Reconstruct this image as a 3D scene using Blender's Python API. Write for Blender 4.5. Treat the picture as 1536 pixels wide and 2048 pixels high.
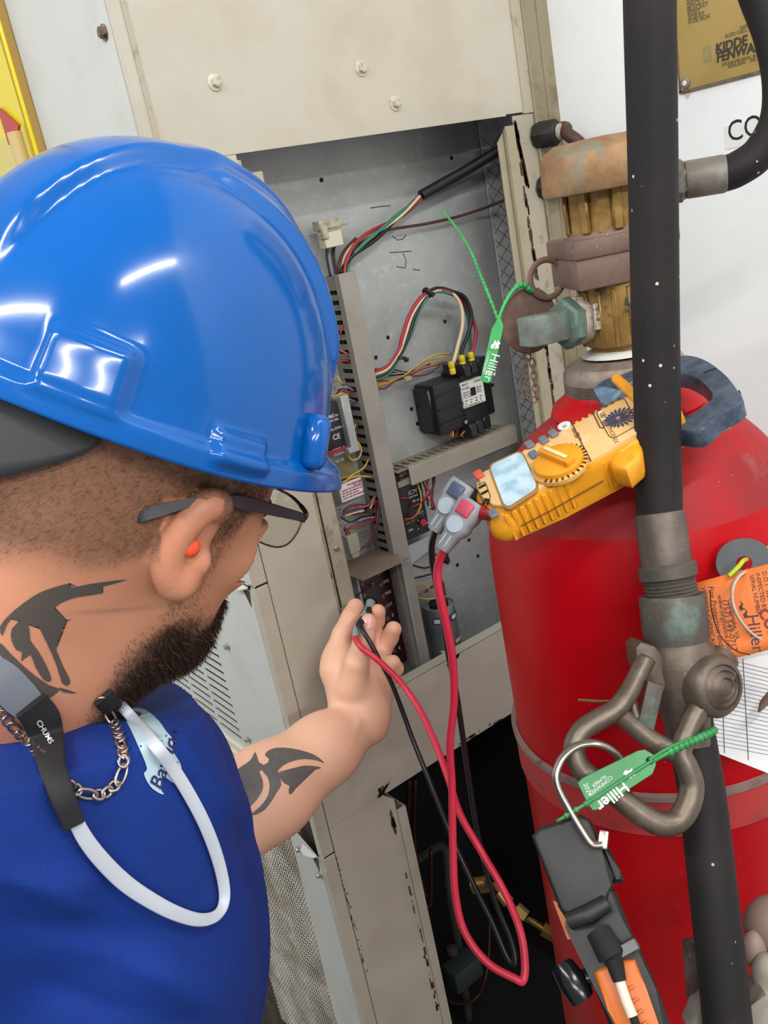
import bpy, bmesh, math, random
import numpy as np
from mathutils import Vector, Matrix, Quaternion
from mathutils.bvhtree import BVHTree
for o in list(bpy.data.objects): bpy.data.objects.remove(o)
SC = bpy.context.scene; COL = SC.collection
random.seed(7); RNG = np.random.default_rng(7)
V = Vector

# ------------------------------------------------------------------ camera
FPX = 1800.0                                   # focal length in pixels of the 1536x2048 frame
_a = V((2660, -1130.6, 1800)); _b = V((1067, 5376, 1800.0))
AX = _a.normalized(); AZ = (-_b).normalized(); AZ = (AZ - AX * AX.dot(AZ)).normalized(); AY = AZ.cross(AX)
RW = Matrix((AX, AY, AZ))                      # camera (right, down, forward) -> world (X along the unit front, Y into it, Z up)
EYE = V((0, 0, 1.55))
def ray(px, py): return RW @ V(((px - 768) / FPX, (py - 1024) / FPX, 1.0))
def at(px, py, d): return EYE + ray(px, py) * d            # a point seen there, d metres away
def onY(px, py, y): r = ray(px, py); return EYE + r * (y / r.y)
def onX(px, py, x): r = ray(px, py); return EYE + r * (x / r.x)
def onZ(px, py, z): r = ray(px, py); return EYE + r * ((z - 1.55) / r.z)
def onP(px, py, p, n): r = ray(px, py); return EYE + r * ((p - EYE).dot(n) / r.dot(n))
RIGHT, DOWN, FWD = RW @ V((1, 0, 0)), RW @ V((0, 1, 0)), RW @ V((0, 0, 1))
cam = bpy.data.cameras.new('camera'); camo = bpy.data.objects.new('camera', cam); COL.objects.link(camo)
cam.sensor_fit = 'VERTICAL'; cam.sensor_height = 24; cam.lens = 24 * FPX / 2048; cam.clip_start = .02
m = Matrix.Identity(4)
for i in range(3): m[i][0], m[i][1], m[i][2], m[i][3] = RIGHT[i], -DOWN[i], -FWD[i], EYE[i]
camo.matrix_world = m; SC.camera = camo

# ------------------------------------------------------------------ light
w = bpy.data.worlds.new('room_light'); SC.world = w; w.use_nodes = True
w.node_tree.nodes['Background'].inputs[0].default_value = (.93, .96, 1, 1)
w.node_tree.nodes['Background'].inputs[1].default_value = .50
def area(name, loc, target, sx, sy, power, col=(1, 1, 1)):
    l = bpy.data.lights.new(name, 'AREA'); l.shape = 'RECTANGLE'; l.size = sx; l.size_y = sy; l.energy = power; l.color = col
    o = bpy.data.objects.new(name, l); COL.objects.link(o); o.location = loc
    o.rotation_euler = (V(target) - V(loc)).to_track_quat('-Z', 'Y').to_euler(); return o
# fluorescent tubes hanging under the ceiling of the room, behind and beside the photographer; the last is an added fill
area('fluorescent_or_fill_lamp', (-.9, .35, 2.75), (-.6, .45, 0), 1.2, .06, 24, (1, .99, .95))
area('fluorescent_or_fill_lamp', (-1.6, 1.5, 2.75), (.2, 1.2, .9), 1.2, .06, 18, (.96, .98, 1))
area('fluorescent_or_fill_lamp', (.75, -.7, 2.7), (.75, .5, .9), 1.2, .06, 21, (1, .98, .94))
area('fluorescent_or_fill_lamp', (-1.0, -1.2, 2.7), (.2, .5, 1.0), 1.2, .06, 23, (1, .98, .95))
area('fluorescent_or_fill_lamp', (-.2, -2.2, 2.5), (.5, .8, .9), 1.2, .06, 27, (1, .98, .95))  # fill lamp added to brighten the lower cabinet front
SC.view_settings.view_transform = 'Standard'; SC.view_settings.look = 'None'; SC.view_settings.gamma = 1
SC.view_settings.exposure = -.06; SC.view_settings.use_curve_mapping = False

# ------------------------------------------------------------------ materials
def lin(h):
    if isinstance(h, str):
        h = h.lstrip('#'); c = [int(h[i:i + 2], 16) / 255 for i in (0, 2, 4)]
    else: c = list(h)
    return tuple(x / 12.92 if x <= .04045 else ((x + .055) / 1.055) ** 2.4 for x in c) + (1,)
MATS = {}
def M(name, col, rough=.5, metal=0, var=None, var2=None, spots=None, bump=None, alpha=None, coat=0, emit=None, trans=0, sss=0, wave=None, spec=None, ior=None):
    """var=(scale, colour, low, high): noise-mixed second colour; spots the same on a fine voronoi; bump=(scale, strength)."""
    if name in MATS: return MATS[name]
    mt = bpy.data.materials.new(name); mt.use_nodes = True; nt = mt.node_tree; N, L = nt.nodes, nt.links
    p = N['Principled BSDF']; p.inputs['Roughness'].default_value = rough; p.inputs['Metallic'].default_value = metal
    tc = N.new('ShaderNodeTexCoord'); cur = None
    def mixin(fac, colr):
        nonlocal cur
        mx = N.new('ShaderNodeMix'); mx.data_type = 'RGBA'; L.new(fac, mx.inputs[0])
        if cur is None: mx.inputs[6].default_value = lin(col)
        else: L.new(cur, mx.inputs[6])
        mx.inputs[7].default_value = lin(colr); cur = mx.outputs[2]
    def ramp(sock, lo, hi, inv=False):
        r = N.new('ShaderNodeMapRange'); r.inputs[1].default_value = lo; r.inputs[2].default_value = hi
        if inv: r.inputs[3].default_value = 1; r.inputs[4].default_value = 0
        L.new(sock, r.inputs[0]); return r.outputs[0]
    for vv in (var, var2):
        if vv:
            n = N.new('ShaderNodeTexNoise'); n.inputs['Scale'].default_value = vv[0]; n.inputs['Detail'].default_value = 6; n.inputs['Roughness'].default_value = .65
            src = tc.outputs['Object']
            if len(vv) > 4:
                mp = N.new('ShaderNodeMapping'); mp.inputs['Scale'].default_value = vv[4]; L.new(src, mp.inputs[0]); src = mp.outputs[0]
            L.new(src, n.inputs['Vector']); mixin(ramp(n.outputs[0], vv[2], vv[3]), vv[1])
    if spots:
        n = N.new('ShaderNodeTexVoronoi'); n.inputs['Scale'].default_value = spots[0]; L.new(tc.outputs['Object'], n.inputs['Vector'])
        n2 = N.new('ShaderNodeTexNoise'); n2.inputs['Scale'].default_value = spots[0] * .23; L.new(tc.outputs['Object'], n2.inputs['Vector'])
        mu = N.new('ShaderNodeMath'); mu.operation = 'MULTIPLY'
        L.new(ramp(n.outputs[0], spots[2], spots[2] * 1.25, True), mu.inputs[0]); L.new(ramp(n2.outputs[0], .48, .56), mu.inputs[1])
        mixin(mu.outputs[0], spots[1])
    if cur is None: p.inputs['Base Color'].default_value = lin(col)
    else: L.new(cur, p.inputs['Base Color'])
    if bump:
        n = N.new('ShaderNodeTexNoise'); n.inputs['Scale'].default_value = bump[0]; n.inputs['Detail'].default_value = 5; L.new(tc.outputs['Object'], n.inputs['Vector'])
        b = N.new('ShaderNodeBump'); b.inputs['Strength'].default_value = bump[1]; b.inputs['Distance'].default_value = .002 if len(bump) < 3 else bump[2]
        L.new(n.outputs[0], b.inputs['Height']); L.new(b.outputs[0], p.inputs['Normal'])
    if coat: p.inputs['Coat Weight'].default_value = coat; p.inputs['Coat Roughness'].default_value = .08
    if spec is not None: p.inputs['Specular IOR Level'].default_value = spec
    if emit: p.inputs['Emission Color'].default_value = lin(emit[0]); p.inputs['Emission Strength'].default_value = emit[1]
    if trans: p.inputs['Transmission Weight'].default_value = trans
    if ior: p.inputs['IOR'].default_value = ior
    if alpha is not None: p.inputs['Alpha'].default_value = alpha
    if sss: p.inputs['Subsurface Weight'].default_value = sss; p.inputs['Subsurface Radius'].default_value = (.008, .003, .0015); p.inputs['Subsurface Scale'].default_value = .6
    MATS[name] = mt; return mt

# ------------------------------------------------------------------ objects
def tag(o, label, cat=None, group=None, kind=None):
    if label: o['label'] = label
    if cat: o['category'] = cat
    if group: o['group'] = group
    if kind: o['kind'] = kind
    return o
def thing(name, label, cat, loc, group=None):
    o = bpy.data.objects.new(name, None); COL.objects.link(o); o.location = loc; o.empty_display_size = .02
    return tag(o, label, cat, group)
def origin_of(o):
    v = V((0, 0, 0))
    while o is not None: v = v + o.location; o = o.parent
    return v
def link(name, me, mat, parent=None, label=None, smooth=None):
    o = bpy.data.objects.new(name, me); COL.objects.link(o)
    if mat is not None and not me.materials:
        for q in (mat if isinstance(mat, (list, tuple)) else [mat]): me.materials.append(q)
    if smooth is not None and len(me.polygons):
        me.polygons.foreach_set('use_smooth', [True] * len(me.polygons))
        if smooth < 180: me.set_sharp_from_angle(angle=math.radians(smooth))
    if parent is not None:
        me.transform(Matrix.Translation(-origin_of(parent))); o.parent = parent
    else:
        co = np.empty(len(me.vertices) * 3); me.vertices.foreach_get('co', co); co = co.reshape(-1, 3)
        if len(co):
            c = V(((co[:, 0].min() + co[:, 0].max()) / 2, (co[:, 1].min() + co[:, 1].max()) / 2, co[:, 2].min()))
            me.transform(Matrix.Translation(-c)); o.location = c
    if label: o['label'] = label
    return o
def frame(d, hint=None):
    d = V(d).normalized(); h = V(hint) if hint is not None else (V((0, 0, 1)) if abs(d.z) < .9 else V((1, 0, 0)))
    a = (h - d * h.dot(d)).normalized(); return a, d.cross(a).normalized(), d
def spline(pts, n=8, closed=False):
    P = [V(p) for p in pts]; out = []; k = len(P)
    if k < 3 and not closed: return P
    g = lambda i: P[i % k] if closed else (P[i] if 0 <= i < k else (P[0] * 2 - P[1] if i < 0 else P[-1] * 2 - P[-2]))
    for i in range(k if closed else k - 1):
        p0, p1, p2, p3 = g(i - 1), g(i), g(i + 1), g(i + 2)
        for j in range(n):
            t = j / n
            out.append(.5 * (2 * p1 + (p2 - p0) * t + (2 * p0 - 5 * p1 + 4 * p2 - p3) * t * t + (3 * p1 - p0 - 3 * p2 + p3) * t ** 3))
    if not closed: out.append(P[-1])
    return out
class B:
    def __init__(s): s.b = bmesh.new()
    def box(s, c, ax, h, bev=0, seg=1):
        c = V(c); vs = [s.b.verts.new(c + sum((V(ax[k]) * (h[k] * sg[k]) for k in range(3)), V((0, 0, 0))))
              for sg in [(-1, -1, -1), (1, -1, -1), (1, 1, -1), (-1, 1, -1), (-1, -1, 1), (1, -1, 1), (1, 1, 1), (-1, 1, 1)]]
        fs = [s.b.faces.new([vs[i] for i in q]) for q in [(0, 3, 2, 1), (4, 5, 6, 7), (0, 1, 5, 4), (1, 2, 6, 5), (2, 3, 7, 6), (3, 0, 4, 7)]]
        if bev:
            es = list({e for f in fs for e in f.edges}); bmesh.ops.bevel(s.b, geom=es, offset=bev, segments=seg, affect='EDGES', profile=.5)
        return s
    def bx(s, x0, x1, y0, y1, z0, z1, bev=0, seg=1):
        return s.box(((x0 + x1) / 2, (y0 + y1) / 2, (z0 + z1) / 2), ((1, 0, 0), (0, 1, 0), (0, 0, 1)), (abs(x1 - x0) / 2, abs(y1 - y0) / 2, abs(z1 - z0) / 2), bev, seg)
    def prism(s, poly, vec, bev=0, seg=1):
        vec = V(vec); n0 = set(s.b.faces); a = [s.b.verts.new(V(p)) for p in poly]; c = [s.b.verts.new(V(p) + vec) for p in poly]; k = len(a)
        f = [s.b.faces.new(a[::-1]), s.b.faces.new(c)]
        for i in range(k): f.append(s.b.faces.new((a[i], a[(i + 1) % k], c[(i + 1) % k], c[i])))
        if bev:
            es = [e for e in f[1].edges] + [e for e in f[0].edges]
            bmesh.ops.bevel(s.b, geom=es, offset=bev, segments=seg, affect='EDGES', profile=.5)
        return s
    def tube(s, pts, r, n=10, closed=False, caps=True, flat=None, hint=None):
        P = [V(p) for p in pts]; k = len(P); rr = r if hasattr(r, '__len__') else [r] * k
        T = []
        for i in range(k):
            t = (P[(i + 1) % k] - P[i - 1]) if closed or 0 < i < k - 1 else (P[1] - P[0] if i == 0 else P[-1] - P[-2])
            T.append(t.normalized() if t.length > 1e-9 else V((0, 0, 1)))
        a, b, _ = frame(T[0], hint); rings = []
        for i in range(k):
            if i and hint is None:
                q = T[i - 1].rotation_difference(T[i]); a = q @ a; a = (a - T[i] * a.dot(T[i])).normalized(); b = T[i].cross(a)
            elif i: a, b, _ = frame(T[i], hint)
            fl = flat or (1, 1)
            rings.append([s.b.verts.new(P[i] + (a * math.cos(2 * math.pi * j / n) * fl[0] + b * math.sin(2 * math.pi * j / n) * fl[1]) * rr[i]) for j in range(n)])
        for i in range(k if closed else k - 1):
            A, C = rings[i], rings[(i + 1) % k]
            for j in range(n): s.b.faces.new((A[j], A[(j + 1) % n], C[(j + 1) % n], C[j]))
        if caps and not closed: s.b.faces.new(rings[0][::-1]); s.b.faces.new(rings[-1])
        return s
    def lathe(s, prof, o, axis, n=24, hint=None):
        a, b, d = frame(axis, hint); o = V(o); rings = []
        for r, h in prof:
            if r < 1e-6: rings.append([s.b.verts.new(o + d * h)])
            else: rings.append([s.b.verts.new(o + d * h + (a * math.cos(2 * math.pi * j / n) + b * math.sin(2 * math.pi * j / n)) * r) for j in range(n)])
        for A, C in zip(rings, rings[1:]):
            for j in range(n):
                q = [A[0]] if len(A) == 1 else [A[j], A[(j + 1) % n]]
                q += [C[0]] if len(C) == 1 else [C[(j + 1) % n], C[j]]
                if len(q) > 2: s.b.faces.new(q)
        if len(rings[0]) > 1: s.b.faces.new(rings[0][::-1])
        if len(rings[-1]) > 1: s.b.faces.new(rings[-1])
        return s
    def ball(s, c, ax, r, u=20, v=12):
        c = V(c); r = r if hasattr(r, '__len__') else (r, r, r)
        prev = None
        for i in range(v + 1):
            th = math.pi * i / v; z = math.cos(th); q = math.sin(th)
            if i in (0, v): ring = [s.b.verts.new(c + V(ax[2]) * r[2] * z)]
            else: ring = [s.b.verts.new(c + V(ax[0]) * r[0] * q * math.cos(2 * math.pi * j / u) + V(ax[1]) * r[1] * q * math.sin(2 * math.pi * j / u) + V(ax[2]) * r[2] * z) for j in range(u)]
            if prev:
                for j in range(u):
                    f = ([prev[0]] if len(prev) == 1 else [prev[j], prev[(j + 1) % u]][::1]) + ([ring[0]] if len(ring) == 1 else [ring[(j + 1) % u], ring[j]])
                    s.b.faces.new(f[::-1])
            prev = ring
        return s
    def sheet(s, grid):
        vs = [[s.b.verts.new(V(p)) for p in row] for row in grid]
        for i in range(len(vs) - 1):
            for j in range(len(vs[0]) - 1): s.b.faces.new((vs[i][j], vs[i][j + 1], vs[i + 1][j + 1], vs[i + 1][j]))
        return s
    def build(s, name, mat, parent=None, label=None, smooth=40, mod=None):
        bmesh.ops.recalc_face_normals(s.b, faces=s.b.faces[:])
        me = bpy.data.meshes.new(name); s.b.to_mesh(me); s.b.free()
        return link(name, me, mat, parent, label, smooth)
def text_mesh(lines, size, o, xd, yd, depth=.0004, sx=1.0, align='LEFT', shear=0, bold=0, space=1.0):
    """letters as a mesh lying on the plane at o, reading along xd, upright along yd"""
    xd, yd = V(xd).normalized(), V(yd).normalized(); zd = xd.cross(yd)
    cu = bpy.data.curves.new('lettering', 'FONT'); cu.body = lines; cu.size = size; cu.extrude = depth; cu.align_x = align; cu.shear = shear; cu.offset = bold; cu.space_line = space; cu.resolution_u = 3
    ob = bpy.data.objects.new('lettering', cu); COL.objects.link(ob); bpy.context.view_layer.update()
    me = bpy.data.meshes.new_from_object(ob.evaluated_get(bpy.context.evaluated_depsgraph_get()))
    bpy.data.objects.remove(ob); bpy.data.curves.remove(cu)
    mm = Matrix((xd * sx, yd, zd)).transposed().to_4x4(); mm.translation = V(o); me.transform(mm); me.materials.clear(); return me
def lettering(specs, mat, parent, name='lettering'):
    bm = bmesh.new()
    for sp in specs:
        me = text_mesh(*sp[:5], **(sp[5] if len(sp) > 5 else {})); bm.from_mesh(me); bpy.data.meshes.remove(me)
    me = bpy.data.meshes.new(name); bm.to_mesh(me); bm.free(); return link(name, me, mat, parent)
# ------------------------------------------------------------------ setting and air conditioning cabinet
YF, XS, XW = .88, .396, .987                     # cabinet front plane, its side plane, the white wall
BEIGE = M('beige_enamel', '#b9b3a5', .42, 0, var=(9, '#aea694', .45, .75), var2=(60, '#8d7f68', .72, .8), bump=(30, .08))
BEIGE2 = M('beige_edge', '#a8a08d', .5, 0, var=(40, '#6d5a43', .55, .78), bump=(40, .15))
WHITE = M('white_enamel', '#c3c4be', .4, 0, var=(14, '#b8b6ab', .5, .8), bump=(30, .08))
RUST = M('rust_grime', '#5c4735', .9, 0, var=(50, '#3a2b21', .4, .6), bump=(60, .5))
GALV = M('galvanised_steel', '#b6bab9', .48, .35, var=(7, '#a6aaa9', .4, .62), var2=(85, '#c0c4c3', .55, .72), bump=(120, .1))
DARK = M('dark_void', '#0b0c0e', .8)
STEEL = M('bright_steel', '#b9b4ac', .3, .9)
tag(B().bx(-2.6, 1.15, -2.4, 2.6, -.05, 0).build('floor', M('grey_floor', '#77746d', .7, 0, var=(3, '#68655e', .4, .6))), None, kind='structure')
tag(B().bx(XW, XW + .04, -.9, YF + .06, 0, 2.9).build('wall_right', M('white_paint', '#f3f6f7', .45, 0, var=(6, '#ebf0f0', .45, .7), spots=(60, '#8c8a84', .02), bump=(14, .05))), None, kind='structure')
AC = thing('air_conditioning_unit', 'tall beige sheet metal air conditioning cabinet with its control compartment open', 'air conditioner', (.66, 1.2, 0))
Y1 = 1.50                                       # back of the cabinet
OX0, OX1, OZ0, OZ1 = .495, .923, .968, 1.633    # control compartment opening
def part(b, name, mat, label=None, par=None, smooth=40): return b.build(name, mat, par or AC, label, smooth)
part(B().bx(XS + .0195, .889, YF, YF + .0012, OZ1, 2.25).bx(.889, .921, YF + .001, YF + .003, OZ1 + .002, 2.25), 'upper_panel', BEIGE)
part(B().bx(XS + .014, XS + .0195, YF - .001, YF + .002, 1.62, 2.25), 'seam', BEIGE2)
part(B().bx(XS, XS + .0175, YF + .0005, YF + .003, 1.179, 2.25, .0008).bx(XS, XS + .002, YF, YF + .04, 1.179, 2.25), 'corner_trim', BEIGE)
part(B().bx(XS, XS + .0175, YF + .0005, YF + .003, .800, 1.1765, .0008).bx(XS, XS + .002, YF, YF + .012, .800, 1.1765), 'corner_trim', BEIGE)
part(B().bx(XS, XS + .0175, YF + .0005, YF + .003, .0, .7975, .0008).bx(XS, XS + .002, YF, YF + .012, 0, .7975), 'corner_trim', BEIGE)
# front sheet left of the opening, with its folded return
part(B().bx(XS + .018, OX0, YF, YF + .0012, .835, OZ1 - .0005), 'front_panel', BEIGE)
part(B().bx(OX0, OX0 + .0065, YF + .004, YF + .0055, OZ0, OZ1 - .006).bx(OX0, OX0 + .0012, YF, YF + .006, OZ0, OZ1 - .006)
     .bx(OX0 + .008, OX0 + .0285, YF + .002, YF + .0035, OZ0 + .14, OZ1 - .02).bx(OX0 + .0275, OX0 + .0285, YF + .002, YF + .06, OZ0, OZ1 - .02)
     .bx(OX0 + .0065, OX0 + .024, YF + .002, YF + .0035, OZ0, OZ0 + .139), 'opening_post', BEIGE2)
def grime(seq, name='rust_stain', r=(.0006, .0018), n=26):
    b = B()
    for (p, q, nrm) in seq:
        p, q = V(p), V(q); a, c, d = frame(q - p, nrm)
        for _ in range(n):
            t = random.random(); rr = random.uniform(*r); o = p.lerp(q, t) + c * random.uniform(-.002, .002)
            b.box(o, (d, c, V(nrm)), (rr * random.uniform(1.2, 4), rr * random.uniform(.4, .9), .0002), min(rr * .25, .0001))
    o = part(b, name, RUST); o['kind'] = 'stuff'; return o
grime([((.5035, YF + .004, 1.27), (.506, YF + .004, 1.2), (0, -1, 0)), ((.500, YF + .004, 1.16), (.5025, YF + .004, 1.0), (0, -1, 0))], r=(.0004, .0011), n=18)
# right post of the opening and the channel against the wall
part(B().bx(.921, .942, YF - .001, YF + .003, OZ1, 2.25).bx(.9005, .9375, YF + .0005, YF + .002, .9, OZ1 - .001), 'jamb_strip', BEIGE2)
part(B().bx(.940, .966, YF, YF + .0015, 0, 2.25).bx(.938, .9415, YF - .004, YF + .002, 0, 2.25, .0008).bx(.966, .9868, YF - .001, YF + .0015, 0, 2.25), 'wall_channel', M('shaded_dirty_channel', '#8b8068', .5, 0, var=(30, '#6d5f47', .5, .75), bump=(40, .1)))  # channel colour darkened to carry the jamb's shade, with dirt blotches over it
part(B().prism([(.872, YF + .004, OZ1 - .03), (.884, YF + .004, OZ1 - .018), (.884, YF + .004, .93), (.872, YF + .004, .93)], (0, .0015, 0)).bx(.884, .9, YF - .001, YF + .0012, .93, OZ1 - .012)
     .bx(.8825, .8842, YF - .003, YF + .002, .93, OZ1 - .015), 'hinge_post', M('shaded_post_enamel', '#a49b83', .45, 0, var=(45, '#8a7c60', .55, .8)))  # shade on the post is put into its enamel colour
grime([((.905, YF - .0002, 1.62), (.909, YF - .0002, 1.0), (0, -1, 0)), ((.902, YF - .0002, 1.615), (.911, YF - .0002, 1.55), (0, -1, 0))], r=(.0012, .0030), n=110)
# sill and lower front sheet
part(B().bx(OX0 - .01, .90, YF - .0005, YF + .0012, .848, OZ0).bx(OX0, .90, YF, YF + .02, OZ0 - .0012, OZ0).bx(OX0 + .01, .9, YF - .0005, YF + .012, .835, .848), 'sill_panel', BEIGE)
part(B().bx(XS + .018, .4995, YF, YF + .0012, 0, .8345).prism([(.4995, YF + .0015, .835), (.5165, YF + .0015, .818), (.5165, YF + .0015, 0), (.4995, YF + .0015, 0)], (0, .003, 0)).bx(.517, .531, YF + .0002, YF + .002, 0, .80)
     .bx(.5295, .531, YF, YF + .05, 0, .80), 'lower_post', BEIGE)
grime([((.497, YF - .0003, .838), (.512, YF - .0003, .846), (0, -1, 0)), ((.506, YF + .0012, .805), (.508, YF + .0012, .77), (0, -1, 0)), ((.51, YF + .0012, .7), (.513, YF + .0012, .45), (0, -1, 0)),
       ((.63, YF - .0008, .838), (.86, YF - .0008, .838), (0, -1, 0)), ((.645, YF - .0008, .964), (.66, YF - .0008, .966), (0, -1, 0))], r=(.0006, .0025), n=30)
grime([((.414, YF - .0003, .79), (.416, YF - .0003, .60), (0, -1, 0))], r=(.0004, .001), n=40)
# compartment box and the dark lower compartment
YB = .985
part(B().bx(.44, .98, YB, YB + .002, .90, 1.75).bx(.44, .97, YF + .03, YB, 1.75, 1.752), 'back_plate', GALV)
part(B().bx(.936, .977, YB - .004, YB - .002, .903, 1.72).bx(.975, .977, YF + .01, YB, .903, 1.72), 'foil_liner', M('foil_facing', '#d0d3d3', .35, .2, var=(40, '#a9adae', .5, .7), bump=(90, .35)))
b = B()
for i in range(34):
    z = .93 + i * .02; b.tube([(.9375, YB - .0044, z), (.974, YB - .0044, z + .03)], .0004, 5); b.tube([(.974, YB - .0044, z), (.9375, YB - .0044, z + .03)], .0004, 5)
part(b, 'foil_scrim', M('scrim_thread', '#5d6061', .6))['kind'] = 'stuff'
for px, py in [(643, 360), (903, 316), (890, 643), (776, 675), (752, 715), (823, 818), (835, 847), (938, 1080), (956, 1112), (915, 1130), (922, 920), (985, 770)]:
    part(B().lathe([(.0028, -.0006), (.0028, .0003), (0, .0003)], onY(px, py, YB - .0004), (0, -1, 0), 10), 'screw_hole', DARK)
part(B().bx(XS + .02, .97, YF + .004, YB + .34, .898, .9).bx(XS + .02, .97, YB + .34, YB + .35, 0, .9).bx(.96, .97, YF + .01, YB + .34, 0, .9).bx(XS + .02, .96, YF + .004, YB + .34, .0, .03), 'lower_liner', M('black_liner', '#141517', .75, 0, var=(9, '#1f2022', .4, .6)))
part(B().bx(XS + .02, .97, Y1, Y1 + .01, .9, 2.25).bx(XS + .001, .985, YF + .01, Y1, 2.25, 2.26), 'rear_panel', BEIGE)
# marker writing left on the back plate
def stroke(pts, w=.0005): return [onY(x, y, YB - .0004) for x, y in pts], w
b = B()
for pts in [[(741, 416), (760, 413), (781, 411)], [(780, 505), (800, 504), (823, 502)], [(806, 506), (812, 520), (811, 536), (793, 533)], [(826, 538), (840, 541)], [(785, 472), (795, 480), (806, 478), (812, 470)]]:
    b.tube([onY(x, y, YB - .0005) for x, y in pts], .0005, 5)
part(b, 'marker_writing', M('black_marker', '#2a2c2e', .7))['kind'] = 'stuff'
def hexscrew(p, n, mat, par, r=.0052, flange=.0085, drop=False):
    b = B(); p = V(p); n = V(n)
    b.lathe([(flange, 0), (flange, .0012), (flange * .8, .0018)], p, n, 20); b.lathe([(r, .0016), (r, .005), (r * .85, .0058)], p, n, 6)
    return part(b, 'screw', mat, None, par)
UP = [o for o in AC.children if o.name.startswith('upper_panel')][0]
for px, py in [(430, 165), (722, 137), (790, 207)]: hexscrew(onY(px, py, YF), (0, -1, 0), M('painted_screw', '#c2bba8', .4, .1, var=(200, '#8a7f68', .5, .7)), UP)
hexscrew(onY(672, 1097, YF + .002), (0, -1, 0), STEEL, [o for o in AC.children if o.name.startswith('opening_post')][0], .0022, .0032)
# side of the cabinet: upper panel, slotted panel, rail, white frame, coil mesh
SU = part(B().bx(XS - .0012, XS, YF + .004, Y1, 1.182, 2.25).bx(XS - .0012, XS + .01, YF + .012, Y1, 1.179, 1.183), 'side_panel', WHITE)
def slab(y0, y1, z0, z1, holes):                # side panel with real rectangular holes (y, z) cut out of it
    ys = sorted({y0, y1} | {round(v, 5) for h in holes for v in h[:2]}); zs = sorted({z0, z1} | {round(v, 5) for h in holes for v in h[2:]})
    hs = {(round(h[0], 5), round(h[2], 5)) for h in holes}
    bb = B(); vv = {}
    def g(y, z):
        if (y, z) not in vv: vv[(y, z)] = bb.b.verts.new((XS - .0012, y, z))
        return vv[(y, z)]
    for i in range(len(ys) - 1):
        for j in range(len(zs) - 1):
            if (ys[i], zs[j]) in hs: continue
            bb.b.faces.new((g(ys[i], zs[j]), g(ys[i], zs[j + 1]), g(ys[i + 1], zs[j + 1]), g(ys[i + 1], zs[j])))
    r = bmesh.ops.extrude_face_region(bb.b, geom=bb.b.faces[:]); bmesh.ops.translate(bb.b, vec=(.002, 0, 0), verts=[e for e in r['geom'] if isinstance(e, bmesh.types.BMVert)])
    return bb
holes = []
for k in range(6):
    ya = 1.040 + k * .0745
    for i in range(17):
        z = .9115 + i * .0126; holes.append((ya, ya + .066, z, z + .0052))
PL = part(slab(YF + .012, Y1, .902, 1.172, holes), 'slotted_panel', WHITE)
part(B().bx(XS - .006, XS + .002, YF + .012, Y1, .888, .9015, .0015).bx(XS - .009, XS - .004, YF + .06, Y1, .873, .889, .0015).bx(XS, XS + .012, YF + .06, Y1, .846, .872), 'side_rail', M('rail_enamel', '#d3cfba', .45, 0, var=(30, '#a3946c', .55, .75)))
part(B().bx(XS + .012, XS + .014, YF + .02, Y1, .86, 1.17), 'filter_screen', M('dark_filter', '#211f1e', .9))
for (py, px) in [(1292, 456), (1477, 498)]: hexscrew(onX(px, py, XS - .0012), (-1, 0, 0), STEEL, PL, .004, .005)
hexscrew(onX(209, 65, XS - .0012), (-1, 0, 0), M('rusty_screw', '#8d7768', .4, .5, var=(200, '#4a3328', .4, .6)), SU, .0055, .0075)
# torn tabs of drip strip at the joints of the corner trim
for z, nm in ((1.176, 'drip_tab'), (.797, 'drip_tab')):
    part(B().prism([(XS - .002, YF + .013, z), (XS - .002, YF + .046, z + .002), (XS - .009, YF + .044, z - .002), (XS - .010, YF + .036, z - .005), (XS - .008, YF + .026, z - .004), (XS - .006, YF + .016, z - .001)], (0, 0, .0015)), nm, WHITE)
    part(B().prism([(XS - .0016, YF + .0125, z - .004), (XS - .0016, YF + .030, z - .006), (XS - .0016, YF + .018, z - .026)], (.0006, 0, 0)), 'rust_patch', RUST)
yA, yB = onX(583, 1653, XS + .004).y, onX(680, 2046, XS + .004).y
FRM = part(B().prism([(XS - .001, YF + .0125, .795), (XS - .001, YF + .0125, 0), (XS - .001, yB - .012, 0), (XS - .001, yB, .47), (XS - .001, yA, .79), (XS - .001, yA + .012, .82)], (.0012, 0, 0)), 'side_frame', WHITE)
for px, py in [(600, 1697), (641, 1748)]: hexscrew(onX(px, py, XS - .001), (-1, 0, 0), STEEL, FRM, .004, .005)
# condenser coil guard: corrugated expanded mesh, one real lattice
b = B(); NZ = 150
def cy(j, z): return yB - .03 + j * .0068
for i in range(NZ):
    z = .26 + i * .0042
    row = []
    for j in range(84):
        y = yB - .03 + j * .0034; row.append((XS + .006 + .0012 * math.sin(y * 70) + .0007 * (-1) ** j, y, z + (.0016 if (j + i) % 2 else -.0016)))
    k = [q for q in row if q[1] < Y1]
    P = [V(q) for q in k]; vs = []
    for q in P:
        vs.append([s_ for s_ in (b.b.verts.new(q + V((0, 0, .00055))), b.b.verts.new(q + V((-.0009, 0, 0))), b.b.verts.new(q - V((0, 0, .00055))))])
    for a_, c_ in zip(vs, vs[1:]):
        for t in range(2): b.b.faces.new((a_[t], a_[t + 1], c_[t + 1], c_[t]))
g = part(b, 'coil_mesh', M('coil_wire', '#bab5aa', .45, .3, var=(10, '#8d8069', .42, .62), var2=(26, '#cfcabf', .5, .7))); g['kind'] = 'stuff'
part(B().bx(XS + .016, XS + .02, YF + .02, Y1, .0, .86), 'coil_fins', M('coil_fin', '#3a3733', .7, .3, var=(12, '#5a4a36', .45, .65), var2=(5, '#6e6a63', .55, .7)))
# yellow cabinet edge far left
yl = onX(8, 60, XS - .1)
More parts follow.
